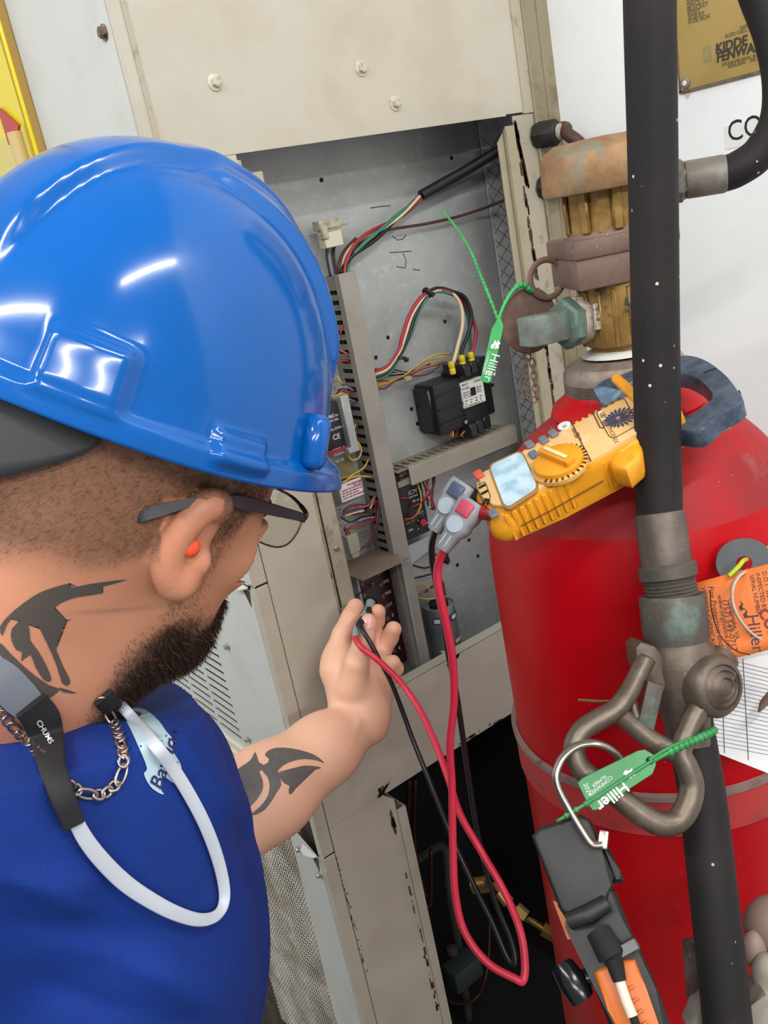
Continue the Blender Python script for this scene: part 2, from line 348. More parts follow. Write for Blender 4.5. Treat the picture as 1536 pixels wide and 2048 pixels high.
# ------------------------------------------------------------------ control compartment contents
def perf(o, U, W, N, u0, u1, w0, w1, holes):
    """plate o + u*U + w*W, thick along N, with rectangular holes (u0, u1, w0, w1)"""
    o, U, W, N = V(o), V(U), V(W), V(N); r5 = lambda x: round(x, 5)
    us = sorted({r5(u0), r5(u1)} | {r5(h[0]) for h in holes} | {r5(h[1]) for h in holes}); ws = sorted({r5(w0), r5(w1)} | {r5(h[2]) for h in holes} | {r5(h[3]) for h in holes})
    bb = B(); vv = {}
    inside = lambda u, w_: any(h[0] < u < h[1] and h[2] < w_ < h[3] for h in holes)
    def g(i, j):
        if (i, j) not in vv: vv[(i, j)] = bb.b.verts.new(o + U * us[i] + W * ws[j])
        return vv[(i, j)]
    for i in range(len(us) - 1):
        for j in range(len(ws) - 1):
            if not inside((us[i] + us[i + 1]) / 2, (ws[j] + ws[j + 1]) / 2): bb.b.faces.new((g(i, j), g(i + 1, j), g(i + 1, j + 1), g(i, j + 1)))
    r = bmesh.ops.extrude_face_region(bb.b, geom=bb.b.faces[:]); bmesh.ops.translate(bb.b, vec=N, verts=[e for e in r['geom'] if isinstance(e, bmesh.types.BMVert)])
    return bb
DUCT = M('duct_grey', '#97938b', .5, 0, var=(12, '#8b867c', .45, .7)); DUCTW = M('duct_side_grey', '#86837c', .55)
XD0, XD1, YD = .633, .657, .940
WD = thing('wiring_duct', 'grey slotted wiring duct running upright down the middle of the compartment', 'duct', (XD0, YB, 1.0))
B().bx(XD0 - .001, XD1 + .001, YD, YD + .0018, .94, 1.488, .0006).bx(XD0 - .0012, XD0 + .0008, YD + .001, YD + .011, .94, 1.488).bx(XD1 - .0008, XD1 + .0012, YD + .001, YD + .011, .94, 1.488).build('cover', DUCT, WD)
hs = []
for i in range(42):
    z = .955 + i * .0124; hs.append((.013, .036, z, z + .0055))
hs2 = [(h[0] + .012, h[1] - .001, h[2], h[3]) if i < 12 else h for i, h in enumerate(hs)]
hs2 += [(.013, .0235, h[2], h[3]) for h in hs[:12]]
perf((XD0, YD, 0), (0, 1, 0), (0, 0, 1), (.0014, 0, 0), .002, .044, .94, 1.486, hs2).build('slotted_side', DUCTW, WD)
perf((XD1, YD, 0), (0, 1, 0), (0, 0, 1), (-.0014, 0, 0), .002, .044, .94, 1.486, hs).build('slotted_side', DUCTW, WD)
B().bx(XD0, XD1, YB - .0025, YB - .001, .94, 1.486).build('base', DUCTW, WD)
b = B()
for i in range(9):
    x = XD0 + .004 + (i % 3) * .007; y = YD + .016 + (i // 3) * .008
    b.tube([(x, y, .945), (x + random.uniform(-.002, .002), y + .001, 1.2), (x, y, 1.483)], .0022, 6)
b.build('inner_wire', M('dark_wire', '#2a2022', .5), WD)['kind'] = 'stuff'
HD = thing('wiring_duct', 'short grey slotted wiring duct running level under the black contactor', 'duct', (.78, YB, 1.19))
XH0, XH1, ZH0, ZH1 = .681, .884, 1.2, 1.2235
B().bx(XH0, XH1, YD - .002, YD, ZH0 - .002, ZH1, .0006).bx(XH0, XH1, YD - .001, YD + .008, ZH1 - .001, ZH1 + .001).build('cover', M('duct_cover', '#9d978a', .5, 0, var=(12, '#8f8878', .45, .7)), HD)
hs = [(.006 + i * .0118, .0118 + i * .0118, .009, .036) for i in range(18)]
perf((XH0 - .018, YD, ZH1 - .001), (1, 0, 0), (0, 1, 0), (0, 0, -.0014), .0, XH1 - XH0 + .016, .001, .0445, hs).build('slotted_side', M('duct_dusty', '#8b8272', .7), HD)
B().bx(XH0 - .018, XH1 - .002, YB - .002, YB - .001, ZH0, ZH1 - .002).bx(XH0 - .018, XH1 - .002, YD + .004, YD + .0055, ZH0, ZH0 + .008).build('base', DUCTW, HD)
CREAM, BLACK, RED, GREEN, YELLOW, BROWN, ORANGE, PURPLE, GREYW, PINK, DRED = [M(n, c, .45) for n, c in [('cream_insulation', '#d9c2a0'), ('black_insulation', '#1a1a1b'), ('red_insulation', '#a02238'), ('green_insulation', '#2f7d63'),
    ('yellow_insulation', '#bfa543'), ('brown_insulation', '#4b2e27'), ('orange_insulation', '#b06a2c'), ('purple_insulation', '#45304a'), ('grey_insulation', '#8b8d92'), ('pink_insulation', '#c2596c'), ('dark_red_insulation', '#5e1f2a')]]
WIRES = dict(c=CREAM, k=BLACK, r=RED, g=GREEN, y=YELLOW, n=BROWN, o=ORANGE, p=PURPLE, s=GREYW, i=PINK, d=DRED)
WN = dict(c='cream wire', k='black wire', r='red wire', g='green wire', y='yellow wire', n='brown wire', o='orange wire', p='purple wire', s='grey wire', i='pink wire', d='dark red wire')
def wire(par, code, pts, r=.0015, jig=0, name='wire'):
    P = []
    for p in pts:
        q = onY(p[0] + random.uniform(-jig, jig), p[1] + random.uniform(-jig, jig), p[2]); P.append(q)
    return B().tube(spline(P, 6), r, 8).build(name, WIRES[code], par, WN[code], 180)
# power cable into the top of the duct
PC = thing('power_cable', 'black jacketed power cable coming in at the upper right of the compartment', 'cable', onY(930, 340, .95))
B().tube([onY(1040, 276, .925), onY(1000, 300, .935), onY(930, 342, .955), onY(842, 391, .965)], .0068, 14).build('jacket', M('black_rubber', '#191a1b', .55), PC)
wire(PC, 'k', [(846, 388, .965), (800, 430, .968), (752, 478, .967), (704, 512, .965), (680, 548, .965)], .0030)
wire(PC, 'c', [(840, 392, .961), (806, 428, .963), (766, 457, .966), (720, 480, .972), (690, 510, .972), (684, 549, .972)], .0021)
wire(PC, 'r', [(844, 397, .963), (805, 431, .972), (742, 462, .962), (710, 488, .960), (692, 525, .958), (689, 549, .956)], .0021)
wire(PC, 'g', [(846, 393, .967), (800, 425, .962), (760, 460, .960), (718, 497, .962), (700, 520, .968), (694, 548, .968)], .0021)
wire(PC, 'n', [(680, 549, .966), (678, 528, .967), (690, 500, .972), (712, 477, .976)], .0021)
BW = thing('brown_wire', 'single brown wire crossing the back plate below the black cable', 'wire', onY(900, 430, .97))
B().tube(spline([onY(*p) for p in [(1032, 389, .93), (985, 410, .955), (920, 432, .97), (850, 448, .972), (770, 461, .97), (728, 478, .974), (698, 520, .972), (688, 550, .97)]], 6), .0019, 8).build('insulation', BROWN, BW, None, 180)
# white plug above the duct
PG = thing('wire_connector', 'cream plastic wire connector hanging above the top of the upright duct', 'connector', onY(662, 465, .965))
IVORY = M('ivory_nylon', '#cbc7b0', .45)
cpos = onY(661, 476, .958); B().box(cpos, ((1, 0, 0), (0, 1, 0), (0, 0, 1)), (.0135, .007, .011), .001).build('plug', IVORY, PG)
B().box(cpos + V((-.001, 0, .0165)), ((1, 0, 0), (0, 1, 0), (0, 0, 1)), (.0165, .0085, .0055), .001).box(cpos + V((-.012, -.006, .009)), ((1, 0, 0), (0, 1, 0), (0, 0, 1)), (.004, .004, .009), .001).build('socket', M('old_nylon', '#b4ac97', .5, 0, var=(120, '#7e776a', .5, .7)), PG)
B().tube([cpos + V((-.022, -.006, .007)), cpos + V((.021, -.012, .0125))], .0009, 6).build('pin', STEEL, PG)
for cc, x in (('k', 655), ('s', 660), ('p', 666), ('n', 670)): wire(PG, cc, [(x + 1, 486, .962), (x - 2, 510, .966), (x + 6, 555, .966)], .0013)
# wire loop to the contactor
LP = thing('wire_loop', 'arched loop of thick wires with black ties between duct and contactor', 'wire', onY(860, 600, .95))
def loop(code, base, top, endx, endy, r, dz):
    pts = [(748 + dz, 748 + base, .962), (776, 735 + base, .955), (797, 705 + base, .95), (808 + base, 672, .948), (822 + base, 630, .945), (845 + base * .6, 592 + top, .942), (874, 577 + top, .942), (904, 583 + top, .942)]
    return wire(LP, code, pts + endx, r)
loop('c', 2, 4, [(922, 612, .943), (925, 650, .943), (916, 690, .94), (906, 728, .938)], 0, .0026, 0)
loop('k', 9, 0, [(930, 596, .945), (943, 632, .944), (936, 668, .944), (924, 700, .942), (925, 716, .94)], 0, .0028, 0)
loop('g', 13, 6, [(924, 606, .958), (937, 640, .96), (940, 690, .962), (936, 716, .962)], 0, .0024, 0)
loop('r', -3, 2, [(926, 600, .953), (944, 635, .95), (952, 665, .947), (946, 695, .944), (942, 712, .942)], 0, .0026, 0)
for (px, py, y, d) in [(854, 585, .941, (1, 0, .45)), (802, 716, .95, (.35, 0, 1))]:
    p = onY(px, py, y); B().lathe([(.0062, -.002), (.0070, -.002), (.0070, .002), (.0062, .002)], p, d, 14).box(p + V((.006, -.003, -.004)), frame(d), (.0022, .0022, .0028)).build('cable_tie', M('tie_black', '#141414', .5), LP)
# contactor
BK = M('black_phenolic', '#17181a', .4, 0, bump=(60, .1)); BK2 = M('black_gloss', '#1d1e20', .28)
CT = thing('contactor', 'black contactor with a white rating plate and yellow wire terminals', 'contactor', (.80, YB, 1.24))
ex, ey, ez = V((1, 0, 0)), V((0, 1, 0)), V((0, 0, 1))
b = B().bx(.748, .800, .943, YB, 1.247, 1.318, .003, 2)
for z in (1.262, 1.282, 1.302): b.bx(.752, .801, .941, .945, z - .0012, z + .0012)
b.build('coil_housing', BK, CT)
B().bx(.7445, .750, .95, YB, 1.252, 1.313, .002).build('coil_rim', BK2, CT)
b = B().bx(.799, .846, .948, YB, 1.236, 1.322, .002)
b.build('pole_block', BK, CT)
for i, x in enumerate((.803, .820, .837)):
    B().bx(x - .0062, x + .0062, .930 + i * .004, .975, 1.318, 1.335, .001).build('pole', BK2, CT); B().bx(x - .0062, x + .0062, .936 + i * .004, .975, 1.232, 1.25, .001).build('pole', BK2, CT)
B().bx(.846, .868, .958, YB, 1.246, 1.33, .002).build('auxiliary_block', BK, CT)
for p in ((.795, .942, 1.254), ): B().lathe([(.0028, 0), (.0028, -.001), (0, -.0014)], p, (0, 1, 0), 12).build('screw', STEEL, CT)
for (px, py, y) in [(904, 736, .936), (925, 723, .938), (943, 717, .94)]:
    p = onY(px, py, y); B().lathe([(.0042, -.008), (.0044, -.001), (.0036, 0), (.0044, .001), (.0044, .007), (.0034, .009)], p, (-.05, 0, 1), 12).build('terminal_sleeve', M('yellow_vinyl', '#d9bd20', .4), CT)
# rating plate, on the pole block's raised cover
RX0, RX1, RZ0, RZ1, RY = .795, .836, 1.273, 1.309, .9395
B().bx(RX0, RX1, RY, .949, RZ0, RZ1, .0006).build('cover_plate', M('plate_white', '#d8d7d2', .5), CT)
lines = []
for (x, z, s, t) in [(.001, .031, .0046, '8910Y'), (.0235, .031, .0042, 'DEFINITE'), (.001, .0255, .0050, 'E1430'), (.001, .0205, .0028, 'RESISTIVE'), (.001, .0172, .0028, 'INDUCTIVE'), (.001, .0140, .0028, 'FULL LOAD'), (.026, .0225, .0028, '600 VAC'), (.026, .0192, .0028, '240/277'), (.026, .0160, .0028, '480 VAC'),
                     (.002, .009, .0030, 'AMP'), (.002, .005, .0030, '30'), (.012, .009, .0030, 'FLA'), (.012, .005, .0030, '40'), (.021, .009, .0030, 'LRA'), (.021, .005, .0030, '180'), (.03, .009, .0030, 'RES'), (.03, .005, .0030, '50'), (.001, .0015, .0026, 'USE COPPER WIRE ONLY 75 C')]:
    lines.append((t, s, (RX0 + x, RY - .0003, RZ0 + z), (1, 0, 0), (0, 0, 1), dict(depth=.0001)))
lettering(lines, M('print_black', '#2b2b2d', .6), CT)
B().bx(RX0 + .0150, RX0 + .0245, RY - .0012, RY + .001, RZ0 + .014, RZ0 + .0255, .0008).build('indicator_window', DARK, CT)
# thin control wires to the contactor
CW = thing('control_wiring', 'thin mixed control wires running from the duct to the top of the contactor', 'wire', onY(820, 740, .96))
for cc, pts in [('y', [(752, 772, .965), (800, 756, .96), (838, 728, .955), (872, 709, .955), (902, 707, .96)]), ('y', [(752, 768, .966), (806, 752, .962), (850, 722, .957), (898, 712, .958)]), ('o', [(753, 776, .965), (800, 758, .958), (840, 738, .955), (880, 726, .955)]),
                ('r', [(752, 762, .966), (798, 760, .962), (845, 738, .957), (893, 724, .957)]), ('d', [(750, 742, .968), (790, 745, .965), (830, 752, .96), (862, 745, .958), (885, 725, .957)]), ('k', [(752, 754, .968), (790, 750, .966), (815, 748, .96)]),
                ('n', [(754, 779, .962), (772, 776, .96), (790, 762, .957), (822, 748, .955)]), ('d', [(750, 738, .97), (785, 739, .968), (820, 744, .966), (860, 728, .962)]), ('s', [(752, 748, .967), (786, 748, .962), (808, 745, .96)])]: wire(CW, cc, pts, .0011)
B().box(onY(815, 757, .952), ((1, 0, 0), (0, 1, 0), (0, 0, 1)), (.005, .003, .003), .0006).build('splice', M('clear_nylon', '#a99a85', .4), CW)
for cc, pts in [('y', [(900, 872, .955), (908, 850, .95), (920, 846, .95), (930, 856, .953), (925, 874, .958)]), ('c', [(905, 874, .953), (908, 852, .948), (918, 849, .948)]), ('r', [(912, 876, .957), (915, 858, .952), (922, 840, .95)]), ('d', [(906, 878, .957), (914, 860, .955), (918, 838, .955)]),
                ('y', [(947, 864, .955), (953, 848, .952), (957, 836, .95)]), ('y', [(950, 866, .956), (955, 848, .953), (961, 834, .952)]), ('k', [(930, 866, .958), (938, 850, .956), (944, 836, .956)]), ('o', [(921, 872, .952), (931, 858, .95), (926, 846, .95)])]: wire(CW, cc, pts, .0014)
# phase relay (black) under the short duct
def slanted_box(name, quad, y, depth, mat, par, bev=.0015):
    P = [onY(px, py, y) for px, py in quad]; x0 = (P[0].x + P[3].x) / 2; x1 = (P[1].x + P[2].x) / 2; z1 = (P[0].z + P[1].z) / 2; z0 = (P[2].z + P[3].z) / 2
    B().bx(x0, x1, y, y + depth, z0, z1, bev, 2).build(name, mat, par); return x0, x1, z0, z1
RL = thing('phase_monitor_relay', 'black relay box with white print and a red dial, below the short duct', 'relay', onY(830, 1060, YB))
x0, x1, z0, z1 = slanted_box('body', [(795, 974), (838, 958), (864, 1062), (813, 1082)], .958, .026, BK, RL)
wt = M('print_white', '#d6d6d4', .6)
lettering([('ICM', .0085, (x0 + .016, .9575, z1 - .017), ex, ez, dict(depth=.0002, shear=.25)), ('CONTROLS', .003, (x0 + .016, .9575, z1 - .0215), ex, ez), ('UL us', .005, (x0 + .021, .9575, z1 - .029), ex, ez), ('C E', .004, (x0 + .026, .9575, z1 - .036), ex, ez), ('DELAY', .004, (x0 + .024, .9575, z0 + .031), ex, ez),
           ('NO  C  NC', .003, (x0 + .004, .9575, z0 + .024), ex, ez), ('24V', .005, (x0 + .005, .9575, z0 + .012), ex, ez), ('5', .004, (x1 - .021, .9575, z0 + .0095), ex, ez), ('1', .004, (x1 - .009, .9575, z0 + .027), ex, ez), ('3', .004, (x1 - .019, .9575, z0 + .021), ex, ez), ('8', .004, (x1 - .004, .9575, z0 + .012), ex, ez)], wt, RL)
B().lathe([(.0052, 0), (.0052, .004), (.0046, .0046)], (x1 - .012, .957, z0 + .018), (0, -1, 0), 10).bx(x1 - .0128, x1 - .0112, .9522, .954, z0 + .0142, z0 + .0218).build('dial', M('red_plastic', '#b12335', .4), RL)
RW_ = thing('relay_wiring', 'tangle of red and maroon wires in front of the black relay', 'wire', onY(835, 1000, .95))
for cc, pts in [('r', [(846, 950, .955), (858, 980, .942), (868, 1010, .94), (872, 1018, .945), (862, 1018, .955)]), ('d', [(862, 946, .955), (868, 965, .945), (862, 1000, .94), (866, 1018, .945)]), ('d', [(868, 944, .955), (869, 965, .945), (860, 985, .94), (850, 1000, .945), (826, 1017, .953)]), ('r', [(856, 955, .95), (854, 985, .94), (842, 1005, .943), (822, 1016, .953)]),
                ('y', [(834, 966, .952), (842, 990, .945), (840, 1015, .944), (828, 1034, .95), (812, 1040, .956)]), ('o', [(843, 1010, .944), (836, 1026, .945), (824, 1036, .95), (808, 1038, .957)]), ('r', [(800, 997, .955), (812, 996, .952), (820, 998, .957)]), ('r', [(806, 1042, .955), (820, 1038, .950), (834, 1038, .957)]), ('i', [(850, 985, .942), (860, 1002, .94), (870, 1020, .944)]), ('k', [(843, 958, .955), (852, 980, .95), (856, 1012, .95)]), ('p', [(865, 948, .957), (866, 975, .95), (864, 1005, .948)])]: wire(RW_, cc, pts, .0012)
b = B(); p = onY(806, 945, .955); b.box(p, (ex, ey, ez), (.012, .008, .003), .0005).box(p + V((-.002, -.004, -.008)), (ex, ey, ez), (.010, .006, .003), .0005).box(p + V((.008, -.004, -.013)), (ex, ey, ez), (.004, .004, .004), .0005)
b.build('terminal_strip', M('grimy_plastic', '#4b4843', .6, 0, var=(150, '#8f8a80', .55, .7)), RW_)
BR = thing('pale_plate', 'pale folded metal plate below the black relay', 'bracket', onY(835, 1120, YB))
q = [onY(px, py, .972) for px, py in [(816, 1092), (866, 1068), (868, 1092), (820, 1128)]]
B().prism(q, (0, .0015, 0)).prism([q[3], q[2], q[2] + V((0, .012, -.004)), q[3] + V((0, .012, -.004))], (0, 0, -.0015)).build('plate', M('pale_zinc', '#b3b9bf', .45, .3), BR)  # pale blue-grey plate standing in for an unidentified patch
# contact lug, wires above capacitor
LG = thing('wire_lug_cluster', 'burnt black wire lugs bunched above the silver capacitor', 'wire', onY(880, 1130, .97))
for cc, pts in [('k', [(806, 1158, .97), (835, 1155, .965), (862, 1148, .955)]), ('k', [(826, 1131, .972), (850, 1136, .966), (868, 1130, .96)]), ('y', [(832, 1172, .968), (846, 1168, .963), (860, 1180, .96)]), ('y', [(836, 1196, .966), (860, 1198, .958), (882, 1194, .958)]), ('n', [(850, 1185, .965), (868, 1170, .96), (884, 1162, .96), (890, 1190, .962)]), ('o', [(838, 1190, .968), (850, 1180, .964), (872, 1172, .962)]), ('k', [(866, 1112, .965), (880, 1108, .96), (893, 1118, .958)]), ('k', [(870, 1120, .962), (886, 1122, .957), (896, 1128, .96)])]: wire(LG, cc, pts, .0014)
p = onY(888, 1112, .958); B().box(p, (ex, ey, ez), (.006, .004, .004), .001).box(p + V((.003, 0, -.008)), (ex, ey, ez), (.004, .004, .004), .001).build('lug', M('burnt_plastic', '#1c1614', .8, 0, bump=(200, .6)), LG)
# capacitor
ct = onY(877, 1207, .955); ct = V((ct.x, .955, ct.z)); CP = thing('capacitor', 'round silver capacitor can with a blue label standing at the bottom of the compartment', 'capacitor', (ct.x, .955, .905))
CAN = M('capacitor_can', '#9aa0a3', .35, .6, var=(30, '#7f868a', .4, .65)); rc = .0225
B().lathe([(rc, .905 - ct.z), (rc, -.008), (rc * 1.02, -.005), (rc * 1.02, -.001), (rc * .96, 0), (rc * .9, -.003), (0, -.003)], ct, ez, 32).build('can', CAN, CP)
def arc_label(a0, a1, z0, z1, name, mat, r=rc + .0003):
    g = [[(ct.x + r * math.cos(t), .955 + r * math.sin(t), z) for t in np.linspace(math.radians(a0), math.radians(a1), 14)] for z in (z0, z1)]
    return B().sheet(g).build(name, mat, CP)
zt = ct.z - .006
arc_label(-160, -45, zt - .017, zt - .006, 'label_band', M('label_blue', '#27346f', .45)); arc_label(-155, -125, zt - .015, zt - .0085, 'label_print', wt, rc + .0006); arc_label(-85, -60, zt - .0145, zt - .0085, 'label_print', wt, rc + .0006)
arc_label(-150, -118, zt - .062, zt - .058, 'label_print', wt); arc_label(-85, -48, zt - .052, zt - .047, 'label_print', wt)
B().lathe([(.014, 0), (.014, .006), (.010, .009)], ct + V((0, 0, -.003)), ez, 18).build('terminal_cap', DARK, CP)
# terminal block with its shelf
TB = thing('terminal_block', 'dark red terminal board with two rows of screws and white lettering', 'terminal block', onY(760, 1330, .962))
tx0, tx1, tz0, tz1, ty = .579, .634, .948, 1.110, .96
B().bx(tx0, tx1, ty, ty + .012, tz0, tz1, .001).build('board', M('maroon_phenolic', '#3b1519', .4, 0, var=(60, '#2a0f12', .4, .6)), TB)
for i in range(8):
    for (x, z) in ((tx0 + .021, tz1 - .012 - i * .0172), (tx0 + .0345, tz1 - .0185 - i * .0172)):
        if z < tz0 + .006: continue
        B().lathe([(.0036, 0), (.0036, .0012), (.0030, .002), (0, .0022)], (x, ty, z), (0, -1, 0), 14).bx(x - .0028, x + .0028, ty - .0026, ty - .0018, z - .0003, z + .0003).build('screw', M('tarnished_screw', '#7d645f', .4, .6), TB)
sp = [(t, .0072, (tx0 + .0045, ty - .0003, tz1 - .026 - i * .0172), ex, ez) for i, t in enumerate(['C', 'G', 'RT', 'Y', 'R'])]
sp += [(t, .0068, (tx0 + .039, ty - .0003, tz1 - .0195 - i * .0172), ex, ez) for i, t in enumerate(['BW1', 'W2', 'W3', 'L/1', '  2', '  3', '  5', '  6'])]
sp += [('L5', .0055, (tx0 + .027, ty - .0003, tz1 - .0985), (0, 0, -1), ex), ('24V', .005, (tx0 + .024, ty - .0003, tz1 - .112), (0, 0, -1), ex)]
lettering(sp, wt, TB)
B().bx(tx0 - .022, tx1 + .002, .912, YB, tz1 + .0035, tz1 + .0055).build('shelf', M('dusty_shelf', '#8a7a6b', .8, 0, var=(40, '#a0917f', .5, .7)), TB)
B().bx(tx1 + .0002, tx1 + .0016, .93, YB, tz0 - .03, tz1 + .003).bx(tx0 - .004, tx0 - .001, .955, .972, tz0, tz1 - .01).build('side_guard', GALV, TB)
B().tube([(tx0 + .021, ty - .003, tz1 - .0295), (tx0 - .02, ty - .01, tz1 - .031)], .0007, 5).build('jumper', BLACK, TB)
# parts left of the duct
XM = thing('power_supply', 'black power supply box with white print, half hidden by the blue helmet brim', 'power supply', onY(660, 900, YB))
x0, x1, z0, z1 = slanted_box('body', [(640, 812), (677, 803), (692, 898), (650, 906)], .945, .036, M('navy_plastic', '#23252e', .5), XM)
lettering([('MADE IN', .0042, (x1 - .02, .9447, z1 - .018), ex, ez), ('THE USA', .0042, (x1 - .02, .9447, z1 - .023), ex, ez), ('OUTPUT', .0048, (x0 + .002, .9447, z1 - .017), ex, ez), ('60Hz 50VA-15A', .0046, (x0 + .006, .9447, z1 - .034), ex, ez), ('CE', .0095, (x1 - .018, .9447, z1 - .046), ex, ez, dict(bold=.0001)), ('MODEL 11', .0042, (x1 - .022, .9447, z1 - .06), ex, ez), ('CLASS B', .0042, (x1 - .022, .9447, z1 - .066), ex, ez), ('L3  L4', .0046, (x1 - .02, .9447, z1 - .075), ex, ez)], wt, XM)
B().box((x1 + .007, .957, (z0 + z1) / 2), (ex, ey, ez), (.006, .02, .036), .0008).box((x1 + .005, .948, z0 - .004), (ex, ey, ez), (.009, .012, .004), .001).build('bracket', GALV, XM)
BAL = thing('transformer', 'beige transformer with a white printed label left of the duct', 'transformer', onY(700, 1000, YB))
x0, x1, z0, z1 = slanted_box('body', [(674, 966), (724, 955), (731, 992), (683, 1004)], .945, .036, M('transformer_beige', '#a39985', .6, 0, var=(60, '#857a66', .5, .7)), BAL)
B().bx(x0 + .001, x1 - .003, .9442, .9452, z0 + .001, z1 - .001, .0003).build('label', M('paper_white', '#d9d6da', .6), BAL)
lettering([('TRANSFORMER', .0034, (x0 + .013, .944, z1 - .006), ex, ez), ('PRIMARY VOLTAGE 208/240', .0026, (x0 + .003, .944, z1 - .011), ex, ez), ('RED 240 ORG 208 BLK COM', .0026, (x0 + .003, .944, z1 - .0145), ex, ez), ('SEC 24V 75VA YEL BLU', .0026, (x0 + .003, .944, z1 - .018), ex, ez), ('CLASS 2 NOT WET BREAKER', .0026, (x0 + .003, .944, z1 - .0215), ex, ez), ('UL LR', .005, (x1 - .016, .944, z1 - .0085), ex, ez)], M('print_red', '#9a3f52', .6), BAL)
B().box(V((x0 + .014, .952, z1 + .014)), (ex, V((0, .9, -.4)).normalized(), V((0, .4, .9)).normalized()), (.02, .001, .012)).build('insulating_paper', M('oiled_paper', '#6b5f35', .5, 0, var=(25, '#4c4124', .4, .6)), BAL)
SM = thing('control_harness', 'tangle of thin coloured wires with ties left of the upright duct', 'wire', onY(700, 1050, .95))
for cc, pts in [('y', [(712, 848, .958), (706, 870, .948), (722, 895, .945), (718, 915, .944), (704, 920, .944), (694, 908, .947)]), ('n', [(716, 846, .958), (712, 868, .953), (712, 885, .953)]), ('y', [(688, 965, .944), (705, 950, .942), (728, 935, .948), (738, 915, .957)]), ('y', [(684, 966, .944), (706, 954, .942), (734, 953, .948), (748, 955, .957)]), ('o', [(668, 960, .945), (690, 955, .943), (705, 950, .943)]),
                ('r', [(655, 910, .944), (682, 900, .942), (705, 888, .948), (720, 880, .957)]), ('r', [(654, 906, .944), (676, 899, .942), (700, 892, .948)]), ('r', [(668, 774, .95), (690, 783, .946), (714, 780, .958)]), ('s', [(668, 778, .95), (690, 774, .944), (706, 780, .95)]), ('y', [(674, 752, .95), (682, 764, .946), (690, 768, .955)]), ('y', [(664, 796, .95), (680, 788, .945), (700, 786, .955)]), ('s', [(666, 798, .95), (690, 796, .944), (712, 804, .957)]), ('k', [(672, 790, .95), (686, 775, .946), (712, 776, .957)]),
                ('c', [(690, 1032, .942), (715, 1024, .94), (738, 1018, .944), (748, 1000, .957)]), ('d', [(686, 1022, .946), (712, 1010, .942), (742, 1010, .95), (752, 998, .957)]), ('i', [(700, 1010, .948), (724, 1014, .942), (745, 1006, .95), (750, 994, .958)]), ('p', [(684, 1028, .945), (712, 1018, .942), (740, 1012, .95)]), ('s', [(681, 1034, .945), (686, 1015, .942), (708, 1004, .944), (722, 1000, .95)]), ('k', [(682, 1034, .946), (700, 1044, .942), (724, 1034, .944), (746, 1032, .955)]), ('s', [(716, 1042, .942), (730, 1037, .942), (748, 1034, .952)]), ('r', [(688, 1062, .948), (708, 1052, .942), (732, 1048, .944), (752, 1030, .954), (756, 1000, .957)]), ('d', [(757, 1000, .955), (754, 1040, .944), (744, 1075, .942), (728, 1094, .944), (708, 1110, .948)]), ('n', [(760, 1010, .955), (757, 1050, .944), (748, 1078, .942), (734, 1096, .944)]), ('d', [(702, 1030, .944), (728, 1026, .941), (746, 1020, .95), (754, 1005, .958)]), ('o', [(742, 1010, .942), (746, 998, .944), (752, 992, .955)]), ('n', [(688, 1056, .947), (694, 1070, .946), (697, 1080, .947)]), ('r', [(690, 1054, .947), (700, 1068, .946), (703, 1080, .947)]),
                ('g', [(684, 612, .958), (678, 612, .95)]), ('g', [(690, 628, .958), (684, 626, .95)]), ('r', [(690, 660, .957), (686, 650, .95), (680, 668, .95)]), ('i', [(702, 716, .958), (694, 708, .95), (680, 700, .95)]), ('r', [(704, 728, .958), (694, 722, .95), (678, 722, .95)])]: wire(SM, cc, pts, .0012)
p = onY(703, 1086, .946); B().box(p, (ex, ey, ez), (.0085, .006, .013), .001).box(p + V((0, 0, -.016)), (ex, ey, ez), (.006, .005, .004), .001).build('connector', M('milky_nylon', '#a9ad9b', .45), SM)
p = onY(733, 1020, .941); B().box(p, frame((1, 0, .3)), (.002, .003, .004)).build('cable_tie', BLACK, SM)
# ------------------------------------------------------------------ red gas cylinder with its valve
DC = .90; SCL = DC / .85; _ax = at(1316, 1400, DC); CX, CY = _ax.x, _ax.y
def axz(px, py):                                # height on the cylinder axis seen at that row
    p = onP(px, py, V((CX, CY, 0)), V((FWD.x, FWD.y, 0)).normalized()); return p.z
RC = .134 * SCL
ZS, ZB = axz(1270, 1085), axz(1250, 815)
CY_ = thing('gas_cylinder', 'large red carbon dioxide cylinder standing beside the beige cabinet', 'gas cylinder', (CX, CY, 0))
REDP = M('red_enamel', '#b4000d', .40, 0, var=(7, '#a8010d', .45, .65), var2=(22, '#a93238', .70, .84), spots=(110, '#d8a9a4', .035), bump=(70, .06), spec=.22)
H = (ZB - ZS) / .86
prof = [(RC * .9, 0), (RC, .02), (RC, ZS)]; prof2 = []
for i in range(1, 15):
    t = i / 14 * math.radians(64); (prof if i < 6 else prof2).append((RC * math.cos(t) * (1 + .015 * math.sin(2 * t)), ZS + H * math.sin(t) * .955))
rb = .0605 * SCL
prof2 = [prof[-1]] + prof2 + [(rb * 1.02, prof2[-1][1] + .002)]
B().lathe(prof2, (CX, CY, 0), ez, 72).build('shoulder', M('dusty_red', '#a51b21', .55, 0, var=(10, '#8c2528', .4, .62), var2=(30, '#94504b', .58, .74), spots=(110, '#d8a9a4', .04), bump=(70, .06), spec=.25), CY_, 'dusty shoulder of the cylinder', 60)
B().lathe(prof, (CX, CY, 0), ez, 72).build('body', REDP, CY_, None, 60)
zb = prof2[-1][1] - .004; zc = axz(1255, 768); zt_ = axz(1252, 706)
B().lathe([(rb, zb), (rb + .004, zb + .004), (rb + .001, zb + .012), (.052 * SCL, zc - .004), (.050 * SCL, zc)], (CX, CY, 0), ez, 48).build('neck_boss', REDP, CY_, 'glossy red neck boss', 60)
